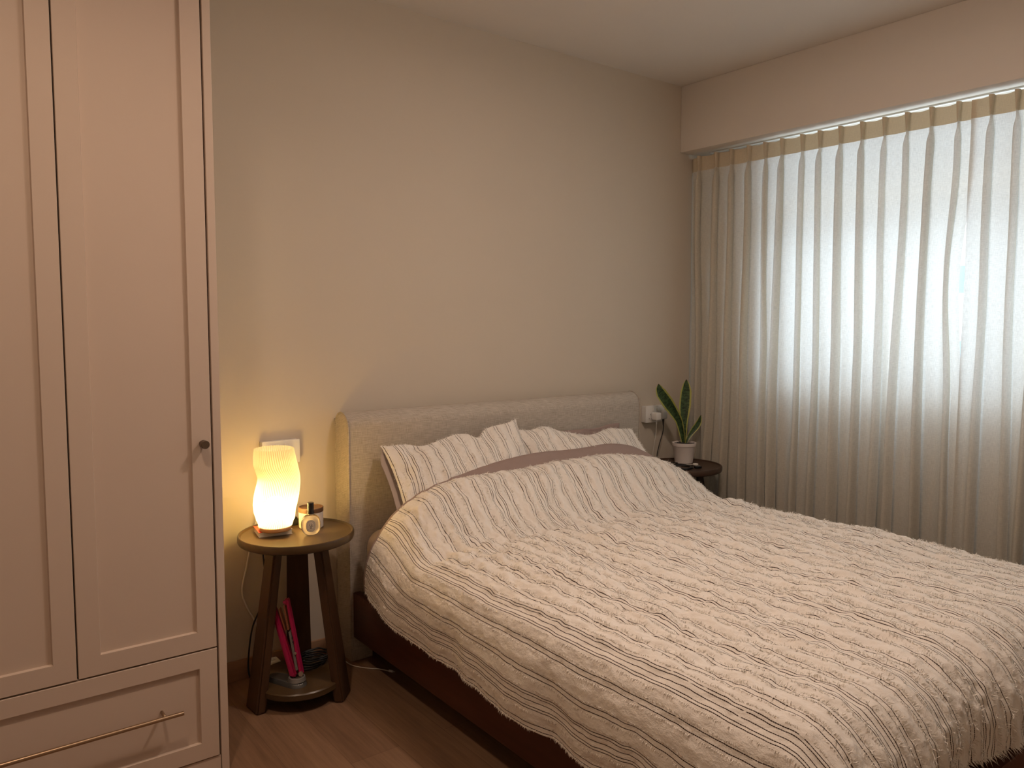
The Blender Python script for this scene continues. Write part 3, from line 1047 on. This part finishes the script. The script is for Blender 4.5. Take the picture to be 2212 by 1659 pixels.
def oval_slab(name, a, b, cz, th, mat, par, y0=0.0, rnd=0.35, n=64, p=2.5, flatbot=None):
    """rounded oval slab in the local xz plane"""
    bm = bmesh.new()
    prof = []
    m = 9
    for k in range(m):
        ph = -math.pi/2+math.pi*k/(m-1)
        prof.append((math.sin(ph)*th/2, 1-rnd*(1-math.cos(ph))))
    rings = []
    for (yy, sc) in prof:
        ring = []
        for k in range(n):
            t = 2*math.pi*k/n
            ct, st = math.cos(t), math.sin(t)
            x = a*sc*math.copysign(abs(ct)**(2/p), ct); z = b*sc*math.copysign(abs(st)**(2/p), st)
            zz = cz+z
            if flatbot is not None:
                zz = max(zz, flatbot)
            ring.append(bm.verts.new(pf_pt(x, y0+yy, zz)))
        rings.append(ring)
    for r1, r2 in zip(rings[:-1], rings[1:]):
        for k in range(n):
            bm.faces.new((r1[k], r1[(k+1) % n], r2[(k+1) % n], r2[k]))
    bm.faces.new(rings[0]); bm.faces.new(rings[-1][::-1])
    return from_bm(name, bm, mat, par, smooth=True, sharp=60)


gb = oval_slab('glass_body', 0.033, 0.0375, 0.0372, 0.030, M_pglass, pf, flatbot=0.0005)
oval_slab('label', 0.0165, 0.021, 0.036, 0.0008, plain('label_paper', (0.70, 0.66, 0.60), 0.6), pf, y0=-0.0158, rnd=0.02)
M_ink = plain('label_ink', (0.10, 0.09, 0.085), 0.6)


def ink_oval(a, b, r, nn=44):
    return [pf_pt(a*math.copysign(abs(math.cos(t))**0.8, math.cos(t)), -0.0165, 0.036+b*math.copysign(abs(math.sin(t))**0.8, math.sin(t))) for t in np.linspace(0, 2*math.pi, nn)]


V, F = [], []


def addtube(pts, r):
    v_, f_ = tube_geo(np.array(pts, float), r, 5)
    o_ = len(V)
    V.extend(v_); F.extend([tuple(i+o_ for i in f) for f in f_])


addtube(ink_oval(0.0148, 0.0192, 0), 0.00035)
addtube(ink_oval(0.0112, 0.0152, 0), 0.0003)
for t in np.linspace(0, 2*math.pi, 27)[:-1]:
    c_ = np.array((0.013*math.cos(t), 0.0172*math.sin(t)))
    addtube([pf_pt(c_[0]-0.0006, -0.0165, 0.036+c_[1]), pf_pt(c_[0]+0.0006, -0.0165, 0.036+c_[1]+0.0008)], 0.0003)
for (x0_, z0_, x1_, z1_, bn) in ((0, -.010, -.006, .004, .003), (0, -.010, .006, .006, -.003), (0, -.010, .001, .010, .002), (-.002, -.004, -.008, -.003, .002), (.002, -.003, .008, -.001, .002), (-.003, .002, -.006, .009, .002), (.003, .003, .0075, .001, -.002), (-.006, -.010, .006, -.010, .002)):
    pts = [pf_pt(x0_+(x1_-x0_)*t+bn*math.sin(t*math.pi), -0.0165, 0.036+z0_+(z1_-z0_)*t) for t in np.linspace(0, 1, 8)]
    addtube(pts, 0.0005)
obj('label_print', V, F, M_ink, pf)
lathe('cap', [(0, .0765), (.0125, .0765), (.0125, .084), (.0112, .0845), (.0112, .114), (.0105, .1155), (0, .1155)], M_blackg, pf, (PX, PY, TZ), 32)
lathe('neck', [(0, .0735), (.0105, .0735), (.0105, .0763), (0, .0763)], M_steel, pf, (PX, PY, TZ), 24)

# ------------------------------------------------------------------ sockets, plugs, cords


def socket(label, x0, z0, switches):
    s_ = thing('wall_socket', label, 'wall socket', (x0+0.073, 0, z0+0.045))
    box('back_box', (x0+0.002, -0.026, z0+0.002), (x0+0.144, -0.0005, z0+0.088), M_plast, s_, 0.002)
    fp = box('face_plate', (x0, -0.036, z0), (x0+0.146, -0.0262, z0+0.090), M_plast, s_, 0.003)
    for k in range(2):
        cx = x0+0.056+k*0.034
        box('rocker_switch', (cx-0.006, -0.0395, z0+0.060), (cx+0.006, -0.0358, z0+0.078), M_plast, fp, 0.0015)
    for cx in (x0+0.036, x0+0.110):
        box('pin_slot', (cx-0.002, -0.0364, z0+0.040), (cx+0.002, -0.0358, z0+0.048), M_slot, fp)
        box('pin_slot', (cx-0.013, -0.0364, z0+0.020), (cx-0.006, -0.0358, z0+0.024), M_slot, fp)
        box('pin_slot', (cx+0.006, -0.0364, z0+0.020), (cx+0.013, -0.0358, z0+0.024), M_slot, fp)
    return s_


socket('white double wall socket on the wall behind the lit lamp', 0.998, 0.802, True)
socket('white double wall socket beside the headboard holding two plugs', 3.052, 0.806, True)

ch = thing('charger_plug', 'white square charger plugged in nearest the headboard, with thin white cable', 'charger', (3.10, -0.036, 0.845))
box('body', (3.086, -0.081, 0.820), (3.128, -0.0405, 0.862), M_plast, ch, 0.008, 3)
cbx = tube('cable', [(3.107, -0.062, 0.820), (3.107, -0.062, 0.79), (3.105, -0.06, 0.74), (3.092, -0.058, 0.67), (3.088, -0.06, 0.63), (3.105, -0.075, 0.607), (3.15, -0.11, 0.597), (3.19, -0.15, 0.596), (3.215, -0.185, 0.5955)], 0.0014, M_wire, ch, 8, 8)
tube('cable_sleeve', [(3.107, -0.062, 0.820), (3.107, -0.062, 0.799)], 0.0035, M_plast, cbx, 10, 4)

gp = thing('power_plug', 'grey three pin plug beside the white charger, with black cord', 'plug', (3.16, -0.036, 0.845))
V8 = []
bm = bmesh.new()
add_box(bm, (3.142, -0.072, 0.822), (3.186, -0.0405, 0.868), 0.010, 3)
from_bm('body', bm, M_plastg, gp, True)
cd = tube('cord', [(3.164, -0.058, 0.822), (3.166, -0.058, 0.78), (3.160, -0.06, 0.75), (3.135, -0.06, 0.69), (3.118, -0.06, 0.63), (3.12, -0.07, 0.605), (3.15, -0.10, 0.597), (3.18, -0.15, 0.5965)], 0.0026, M_black, gp, 8, 8)
obj('strain_relief', *tube_geo(np.array([(3.164, -0.058, 0.822), (3.1645, -0.058, 0.806), (3.165, -0.058, 0.79)]), [0.0065, 0.0045, 0.003], 12), M_black, cd, smooth=True)

# coiled black cable on the far table
cc = thing('coiled_cable', 'black cable coiled flat on the far bedside table before the pot', 'cable', (3.09, -0.24, TZ))
pts = []
for k in range(0, 64):
    a = k/64*2*math.pi*4.0
    rr = 0.058+0.006*math.sin(a*0.37+1)
    pts.append((3.088+1.15*rr*math.cos(a)+0.006*math.sin(k*.9), -0.243+rr*math.sin(a)*0.95, TZ+0.0035+0.004*(k/64)+0.002*math.sin(a*2.3)))
pts += [(3.150, -0.275, TZ+0.010), (3.156, -0.292, TZ+0.008)]
tube('coil', pts, 0.0028, M_black, cc, 8, 5)
rbox('connector', -0.018, 0.018, -0.0095, 0.0095, 0.001, 0.013, M_blackg, cc, math.radians(-25), (3.158, -0.302, TZ), 0.002)
rbox('clip_face', -0.012, 0.010, -0.0075, 0.0075, 0.0131, 0.0140, M_steel, cc, math.radians(-25), (3.158, -0.302, TZ), 0.0004)
wc = thing('watch_charger', 'small pale charging puck beside the pot on the far table', 'charger', (3.22, -0.245, TZ))
lathe('puck', [(0, 0), (.013, 0), (.0145, .002), (.0145, .006), (.013, .008), (0, .008)], M_plast, wc, (3.225, -0.232, TZ), 28)
tube('lead', [(3.212, -0.228, TZ+0.004), (3.19, -0.212, TZ+0.003), (3.16, -0.165, TZ+0.002), (3.12, -0.135, TZ+0.002), (3.06, -0.125, TZ+0.002)], 0.0014, M_wire, wc)

# cords behind the lamp table
for nm_, lb_, mt_, x_, pts_ in (
        ('power_cable', 'white power cable hanging down the wall behind the lamp table', M_wire, 1.026,
         [(1.026, -0.058, 0.818), (1.02, -0.050, 0.76), (0.975, -0.024, 0.60), (0.952, -0.016, 0.50), (0.935, -0.014, 0.42), (0.918, -0.014, 0.34), (0.935, -0.014, 0.275), (0.962, -0.018, 0.215), (0.972, -0.03, 0.165), (0.968, -0.035, 0.10), (0.968, -0.05, 0.03), (0.966, -0.10, 0.005)]),
        ('power_cable', 'black power cable hanging down the wall behind the lamp table', M_black, 1.072,
         [(1.072, -0.058, 0.818), (1.06, -0.05, 0.74), (1.015, -0.028, 0.58), (0.999, -0.020, 0.49), (1.004, -0.020, 0.36), (0.985, -0.022, 0.27), (0.952, -0.024, 0.20), (0.936, -0.026, 0.12), (0.930, -0.028, 0.04), (0.935, -0.05, 0.006), (0.95, -0.09, 0.004)])):
    pc_ = thing(nm_, lb_, 'cable', (x_, -0.05, 0.84))
    tube('cable', pts_, 0.0034, mt_, pc_)
    box('plug', (x_-0.018, -0.074, 0.818), (x_+0.018, -0.0375, 0.858), mt_, pc_, 0.006)
uc = thing('charging_cable', 'white charging cable lying on the floor beside the headboard leg', 'cable', (1.32, -0.2, 0))
cb_ = tube('cable', [(1.24, -0.045, 0.05), (1.262, -0.10, 0.03), (1.285, -0.14, 0.006), (1.305, -0.18, 0.003), (1.335, -0.22, 0.003), (1.36, -0.245, 0.003), (1.383, -0.285, 0.003)], 0.0019, M_wire, uc)
obj('connector', *tube_geo(np.array([(1.382, -0.283, 0.004), (1.391, -0.297, 0.004)]), 0.0042, 12), M_plast, uc, smooth=True)
obj('connector_tip', *tube_geo(np.array([(1.391, -0.297, 0.004), (1.395, -0.304, 0.004)]), 0.0028, 12), M_steel, uc, smooth=True)
# tangle of black cables on the shelf of the lamp table
tg = thing('cable_tangle', 'tangle of black cables lying on the lower shelf of the lamp table', 'cable', (1.10, -0.18, 0.075))
rng = np.random.default_rng(3)
for k in range(5):
    pts = []
    c0 = (1.095+0.008*k, -0.205+0.004*k)
    for j in range(22):
        a = j/21*2*math.pi*1.8+k
        rr = 0.052+0.010*rng.random()
        pts.append((c0[0]+rr*math.cos(a)*0.95, c0[1]+rr*math.sin(a)*0.75, 0.0795+0.006*k+0.003*rng.random()))
    tube('cable_loop', pts, 0.003, M_black, tg, 6, 4)
ad = thing('plug_adaptor', 'white adaptor lying by the skirting behind the lamp table', 'adaptor', (1.03, -0.04, 0))
box('body', (0.985, -0.075, 0.0), (1.040, -0.022, 0.062), M_plast, ad, 0.006)
box('button', (1.003, -0.058, 0.0621), (1.023, -0.040, 0.066), M_plastg, ad, 0.0015)

# ------------------------------------------------------------------ hair straightener in its dock
SZ = 0.075
hs = thing('hair_straightener', 'magenta hair straightener standing in its grey dock under the lamp table', 'hair straightener', (0.995, -0.33, SZ))
ax = Vector((-0.045, 0.045, 0.27)).normalized()
b0 = Vector((1.004, -0.318, SZ+0.030))
sx_ = Vector((0.80, -0.60, 0)); sx_ = (sx_-ax*sx_.dot(ax)).normalized()
sy_ = ax.cross(sx_)            # away from the viewer


def arm(name, o, d, L, w, th, mat, par, taper=0.8):
    d = d.normalized(); s1 = (sx_-d*sx_.dot(d)).normalized(); s2 = d.cross(s1)
    bot = [o+s1*a*th+s2*b*w for a, b in ((-.5, -.5), (.5, -.5), (.5, .5), (-.5, .5))]
    top = [o+d*L+s1*a*th*taper+s2*b*w*taper for a, b in ((-.5, -.5), (.5, -.5), (.5, .5), (-.5, .5))]
    return hexa(name, bot, top, mat, par, min(th, w)*0.28)


dl = (ax-sx_*0.055); drr = (ax+sx_*0.055)
a1 = arm('arm', b0-sx_*0.009, dl, 0.262, 0.034, 0.026, M_pink, hs, 0.72)
a2 = arm('arm', b0+sx_*0.017, drr, 0.272, 0.032, 0.0095, M_pink, hs, 0.85)
arm('control_panel', b0+sx_*0.0085+ax*0.022, drr-sx_*0.004, 0.140, 0.036, 0.0088, M_grey, hs, 0.9)
arm('heating_plate', b0+sx_*0.0125+ax*0.166+drr*0, drr, 0.088, 0.030, 0.0065, M_copper, hs, 0.9)
arm('heating_plate', b0+sx_*0.0035+ax*0.166-sx_*0.002, dl, 0.080, 0.026, 0.004, M_copper, hs, 0.9)
arm('tip_cap', b0+sx_*0.024+ax*0.254, drr, 0.020, 0.032, 0.022, M_pink, hs, 0.7)


def disc(name, c, nrm, r, th, mat, par, n=20):
    nrm = Vector(nrm).normalized()
    return obj(name, *tube_geo(np.array([tuple(c), tuple(c+nrm*th)]), r, n), mat, par, smooth=False)


vdir = Vector((-0.36, -0.93, 0)).normalized()
disc('hinge_cap', b0+sx_*0.015+vdir*0.013+ax*0.010, vdir, 0.008, 0.007, M_steel, hs)
for q in (0.085, 0.125, 0.140):
    disc('button', b0+sx_*(0.0095+q*0.05)+ax*q+vdir*0.0145, vdir, 0.0042 if q < 0.1 else 0.0025, 0.006, M_steel if q < 0.1 else M_black, hs, 14)
# dock
dk = thing('straightener_dock', 'low grey charging dock on the lower shelf of the lamp table', 'dock', (0.985, -0.31, SZ))
def dock_part(name, p0, p1, r0, r1, z0, z1, mat):
    p0 = np.array(p0); p1 = np.array(p1); d = (p1-p0)/np.linalg.norm(p1-p0); nrm = np.array((-d[1], d[0]))
    out = []
    for t in np.linspace(math.pi/2, 3*math.pi/2, 14): out.append(p0+r0*(d*math.cos(t)+nrm*math.sin(t)))
    for t in np.linspace(-math.pi/2, math.pi/2, 14): out.append(p1+r1*(d*math.cos(t)+nrm*math.sin(t)))
    bm = bmesh.new()
    rings = []
    c = (p0+p1)/2
    for z, s in ((z0, 1.0), (z0+(z1-z0)*.6, .95), (z1, .84)):
        rings.append([bm.verts.new((*(c+(q-c)*s), z)) for q in out])
    n = len(out)
    for a, b in zip(rings[:-1], rings[1:]):
        for k in range(n): bm.faces.new((a[k], a[(k+1) % n], b[(k+1) % n], b[k]))
    bm.faces.new(rings[0][::-1]); bm.faces.new(rings[-1])
    return from_bm(name, bm, mat, dk, True, 45)
dock_part('dock_base', (0.952, -0.235), (1.000, -0.325), 0.026, 0.034, SZ, SZ+0.016, M_dkgrey)
lathe('dock_cup', [(0, .0165), (.031, .0165), (.028, .029), (.023, .030), (.022, .024), (0, .023)], M_grey, dk, (1.001, -0.322, SZ), 32)
for q in ((-0.007, 0.010), (0.006, 0.011), (0.001, 0.006)):
    disc('indicator', Vector((1.001+q[0], -0.322-0.0325, SZ+0.009+q[1]*0.3)), (0, -1, 0.2), 0.0012, 0.0015, M_track, dk, 8)

# ------------------------------------------------------------------ snake plant
QX, QY = 3.228, -0.150
pl = thing('snake_plant', 'small snake plant with three leaves in a white pot by the curtain', 'potted plant', (QX, QY, TZ))
lathe('pot', [(0, 0), (.044, 0), (.047, .003), (.058, .090), (.0595, .092), (.0615, .093), (.0635, .106), (.0635, .110), (.060, .110), (.058, .100), (.050, .096), (0, .094)], M_potm, pl, (QX, QY, TZ), 56)
bm = bmesh.new()
rng = np.random.default_rng(11)
for k in range(46):
    r = 0.050*math.sqrt(rng.random()); a = rng.random()*6.28
    mtx = Matrix.Translation((QX+r*math.cos(a), QY+r*math.sin(a), TZ+0.099+0.005*rng.random())) @ Matrix.Diagonal((*(0.0075*(0.6+0.7*rng.random(3))), 1))
    bmesh.ops.create_icosphere(bm, subdivisions=2, radius=1.0, matrix=mtx)
tag(from_bm('pebbles', bm, M_stone, pl, True, 0), 'dark pebbles covering the soil', kind='stuff')


def leaf_mat():
    m, nt, b, o = newmat('snake_leaf')
    uvn = node(nt, 'ShaderNodeTexCoord'); sp = node(nt, 'ShaderNodeSeparateXYZ')
    nt.links.new(uvn.outputs['UV'], sp.inputs[0])
    cb = node(nt, 'ShaderNodeCombineXYZ')
    nt.links.new(math_n(nt, 'MULTIPLY', sp.outputs['X'], 2.2), cb.inputs[0]); nt.links.new(math_n(nt, 'MULTIPLY', sp.outputs['Y'], 30), cb.inputs[1])
    nz = noise(nt, cb.outputs[0], 1.0, 4, 0.7)
    g = mixc(nt, ramp(nt, nz, 0.40, 0.60), (0.010, 0.028, 0.010), (0.060, 0.115, 0.038))
    e = math_n(nt, 'ABSOLUTE', math_n(nt, 'SUBTRACT', sp.outputs['X'], 0.5))
    nz2 = noise(nt, cb.outputs[0], 0.25, 2)
    e = math_n(nt, 'ADD', e, math_n(nt, 'MULTIPLY', math_n(nt, 'SUBTRACT', nz2, 0.5), 0.12))
    g = mixc(nt, ramp(nt, e, 0.345, 0.375), g, (0.40, 0.40, 0.10))
    nt.links.new(mixc(nt, ramp(nt, sp.outputs['Y'], 0.975, 0.99), g, (0.08, 0.03, 0.015)), b.inputs['Base Color'])
    b.inputs['Roughness'].default_value = 0.42
    return m


M_leaf = leaf_mat()


def leaf(path, wid, facing, twist=0.0):
    c = catmull(path, 10); n = len(c)
    t = np.linspace(0, 1, n)
    w = np.interp(t, [0, .12, .35, .62, .8, .92, .98, 1], np.array([.34, .38, .62, 1, .92, .55, .2, .02]))*wid
    T = np.gradient(c, axis=0); T /= np.linalg.norm(T, axis=1)[:, None]
    m = 9
    V = []; UV = []; F = []
    for sgn in (1, -1):
        for i in range(n):
            f = np.array(facing, float); ang = twist*(t[i]-0.5)
            f = np.array((f[0]*math.cos(ang)-f[1]*math.sin(ang), f[0]*math.sin(ang)+f[1]*math.cos(ang), f[2]))
            s = np.cross(T[i], f); s /= np.linalg.norm(s); nn = np.cross(s, T[i])
            cup = np.interp(t[i], [0, .3, 1], [.9, .5, .25])
            for k in range(m):
                x = k/(m-1)*2-1
                V.append(c[i]+s*x*w[i]*0.5-nn*(cup*w[i]*0.35*(1-x*x))+nn*sgn*0.0012*(1-abs(x)**4)); UV.append((k/(m-1), t[i]))
    g = grid_faces(n, m)
    F = np.concatenate([g, g[:, ::-1]+n*m])
    return obj('leaf', V, F, M_leaf, pl, uv=UV, smooth=True)


B0 = (QX, QY, TZ+0.092)
fc = (-0.62, -0.78, 0.1)
leaf([(QX-.004, QY, TZ+.092), (QX-.012, QY+.002, TZ+.14), (QX-.040, QY+.004, TZ+.225), (QX-.085, QY+.008, TZ+.285), (QX-.138, QY+.012, TZ+.345), (QX-.176, QY+.016, TZ+.390), (QX-.190, QY+.018, TZ+.430)], 0.064, (-0.75, -0.62, 0.25), 0.8)
leaf([(QX+.003, QY+.004, TZ+.092), (QX+.003, QY+.006, TZ+.15), (QX+.004, QY+.008, TZ+.22), (QX+.012, QY+.010, TZ+.30), (QX+.022, QY+.012, TZ+.38), (QX+.022, QY+.012, TZ+.445)], 0.064, fc, 0.2)
leaf([(QX+.008, QY-.004, TZ+.092), (QX+.022, QY-.006, TZ+.125), (QX+.052, QY-.012, TZ+.165), (QX+.088, QY-.020, TZ+.205), (QX+.105, QY-.024, TZ+.252)], 0.034, (-0.45, -0.88, 0.35), 0.5)

# ------------------------------------------------------------------ curtains
XC = 3.405
ZT = 2.231
ZH = 2.155           # lower edge of the stitched header band


def drape(label, pleats, y_start, y_end, seed, edge_fn=None, ret=False):
    """pleats: y of each pinch, running from the corner (y near 0) towards the camera (negative y)"""
    rng = np.random.default_rng(seed)
    root = thing('curtain', label, 'curtain', (XC, (y_start+y_end)/2, 0.0))
    NF, NG = 17, 9
    npl = len(pleats)
    drift = rng.normal(0, 0.013, npl); dr2 = rng.normal(0, 0.016, npl)
    asym = rng.normal(0, 0.5, npl); amp = 0.70+0.6*rng.random(npl); sag = 0.006+0.010*rng.random(npl+1)
    zs = np.concatenate([np.linspace(ZT, ZH, 7), np.linspace(ZH-0.004, ZH-0.10, 10), np.linspace(ZH-0.14, 0.012, 46)])
    rows = []; cum0 = None
    for z in zs:
        t = max(0.0, (ZH-z)/(ZH-0.012)); inh = z >= ZH-1e-6
        th = (z-ZH)/(ZT-ZH) if inh else 0
        pts = []
        last = y_start
        for i, yp in enumerate(pleats):
            yc = yp+drift[i]*sstep(0.02, 0.6, t)+dr2[i]*sstep(0.4, 1, t)
            if inh:
                A_ = 0.022+0.006*th*amp[i]; w_ = 0.0015+0.0060*th; n_ = 0.0030+0.003*th
            else:
                k = sstep(0, 0.035, t)
                A_ = (0.022+0.010*k+0.010*sstep(0.1, 1, t))*amp[i]
                w_ = 0.0015+0.0085*k*(1-0.75*sstep(0.12, 0.75, t))
                n_ = 0.0030+0.005*k+0.013*sstep(0.1, 0.8, t)
            # flat run up to this fold
            y1 = yc+n_
            for k_ in range(NG):
                s = k_/NG
                y = last+(y1-last)*s
                x = XC+sag[i]*math.sin(math.pi*s)*(0.4+1.2*sstep(0, .6, t))
                pts.append((x, y, z))
            for k_ in range(NF):
                ph = -1+2*k_/(NF-1)
                d = A_*(math.cos(math.pi*ph)+1)/2
                y = yc-ph*n_-w_*math.sin(math.pi*ph)*(0.35+0.65*(1-abs(ph)))*1.3-asym[i]*d*0.28*sstep(0.0, 0.5, t)
                pts.append((XC-d, y, z))
            last = yc-n_
        for k_ in range(NG+1):
            s = k_/NG
            y = last+(y_end-last)*s
            x = XC+sag[-1]*math.sin(math.pi*s)*0.5
            pts.append((x, y, z))
        pts = np.array(pts)
        if edge_fn is not None:
            pts = edge_fn(pts, t, z)
        rows.append(pts)
    G = np.stack(rows, 1)
    if ret:
        G[:3, :, 0] += np.array([0.11, 0.06, 0.015])[:, None]; G[:3, :, 1] = y_start+np.array([0, 0.0005, -0.001])[:, None]
    # cloth waves slightly on its way down
    z_ = G[:, :, 2]
    G[:, :, 0] += 0.003*vnoise(G[:, :, 1]/0.03, z_/0.30, seed+5)*(z_ < ZH-0.02)
    G[:, :, 1] += 0.004*vnoise(G[:, :, 1]/0.10, z_/0.45, seed+6)*(z_ < ZH-0.02)
    # header sags between the hooks
    ref = G[:, 20]
    d = np.concatenate([[0], np.cumsum(np.linalg.norm(np.diff(ref, axis=0), axis=1))])
    uv = np.stack([np.broadcast_to(d[:, None], z_.shape), z_], -1)
    nh = 7
    hz = G[:, :nh].copy()
    pm = np.min(np.abs(hz[:, 0, 1][:, None]-np.array(pleats)[None, :]), axis=1)
    hz[:, 0, 2] -= 0.0035*sstep(0.01, 0.045, pm)
    hz[:, 1, 2] -= 0.002*sstep(0.01, 0.045, pm)
    b_ = obj('drape', G[:, nh-1:].reshape(-1, 3), grid_faces(G.shape[0], G.shape[1]-nh+1), M_curt, root, uv=uv[:, nh-1:].reshape(-1, 2), smooth=True)
    h_ = obj('header_band', hz.reshape(-1, 3), grid_faces(G.shape[0], nh), M_curth, root, uv=uv[:, :nh].reshape(-1, 2), smooth=True)
    h_['label'] = 'stitched tan pinch pleat header'
    return root


PL = [-0.075, -0.19, -0.285, -0.392, -0.487, -0.583, -0.691, -0.782, -0.885, -0.988, -1.088, -1.186, -1.287, -1.392]


def edgeA(p, t, z):
    q = p.copy()
    e = sstep(-1.30, -1.45, p[:, 1])
    q[:, 1] += e*0.034*sstep(0.06, 0.28, t)*(1-0.68*sstep(0.30, 0.52, t))
    return q


def edgeB(p, t, z):
    q = p.copy()
    e = sstep(-1.56, -1.44, p[:, 1])
    q[:, 1] -= e*0.004*sstep(0.1, 0.3, t)
    q[:, 0] -= e*0.012
    return q


drape('cream linen curtain from the corner to the slit of daylight', PL, -0.0015, -1.455, 41, edgeA, True)
PL2 = [-1.515-0.0]+[-1.604-0.1*k for k in range(15)]
drape('cream linen curtain right of the slit of daylight, running out of view', PL2, -1.440, -3.10, 42, edgeB)
tr = thing('curtain_track', 'slim white curtain track under the beam', 'curtain track', (XC, -1.6, 2.245))
bm = bmesh.new()
add_box(bm, (XC+0.030, -3.2, 2.2455), (XC+0.048, -0.12, 2.2515))
from_bm('rail', bm, M_track, tr)
box('end_stop', (XC+0.028, -0.1195, 2.2445), (XC+0.050, -0.112, 2.2515), M_track, tr)
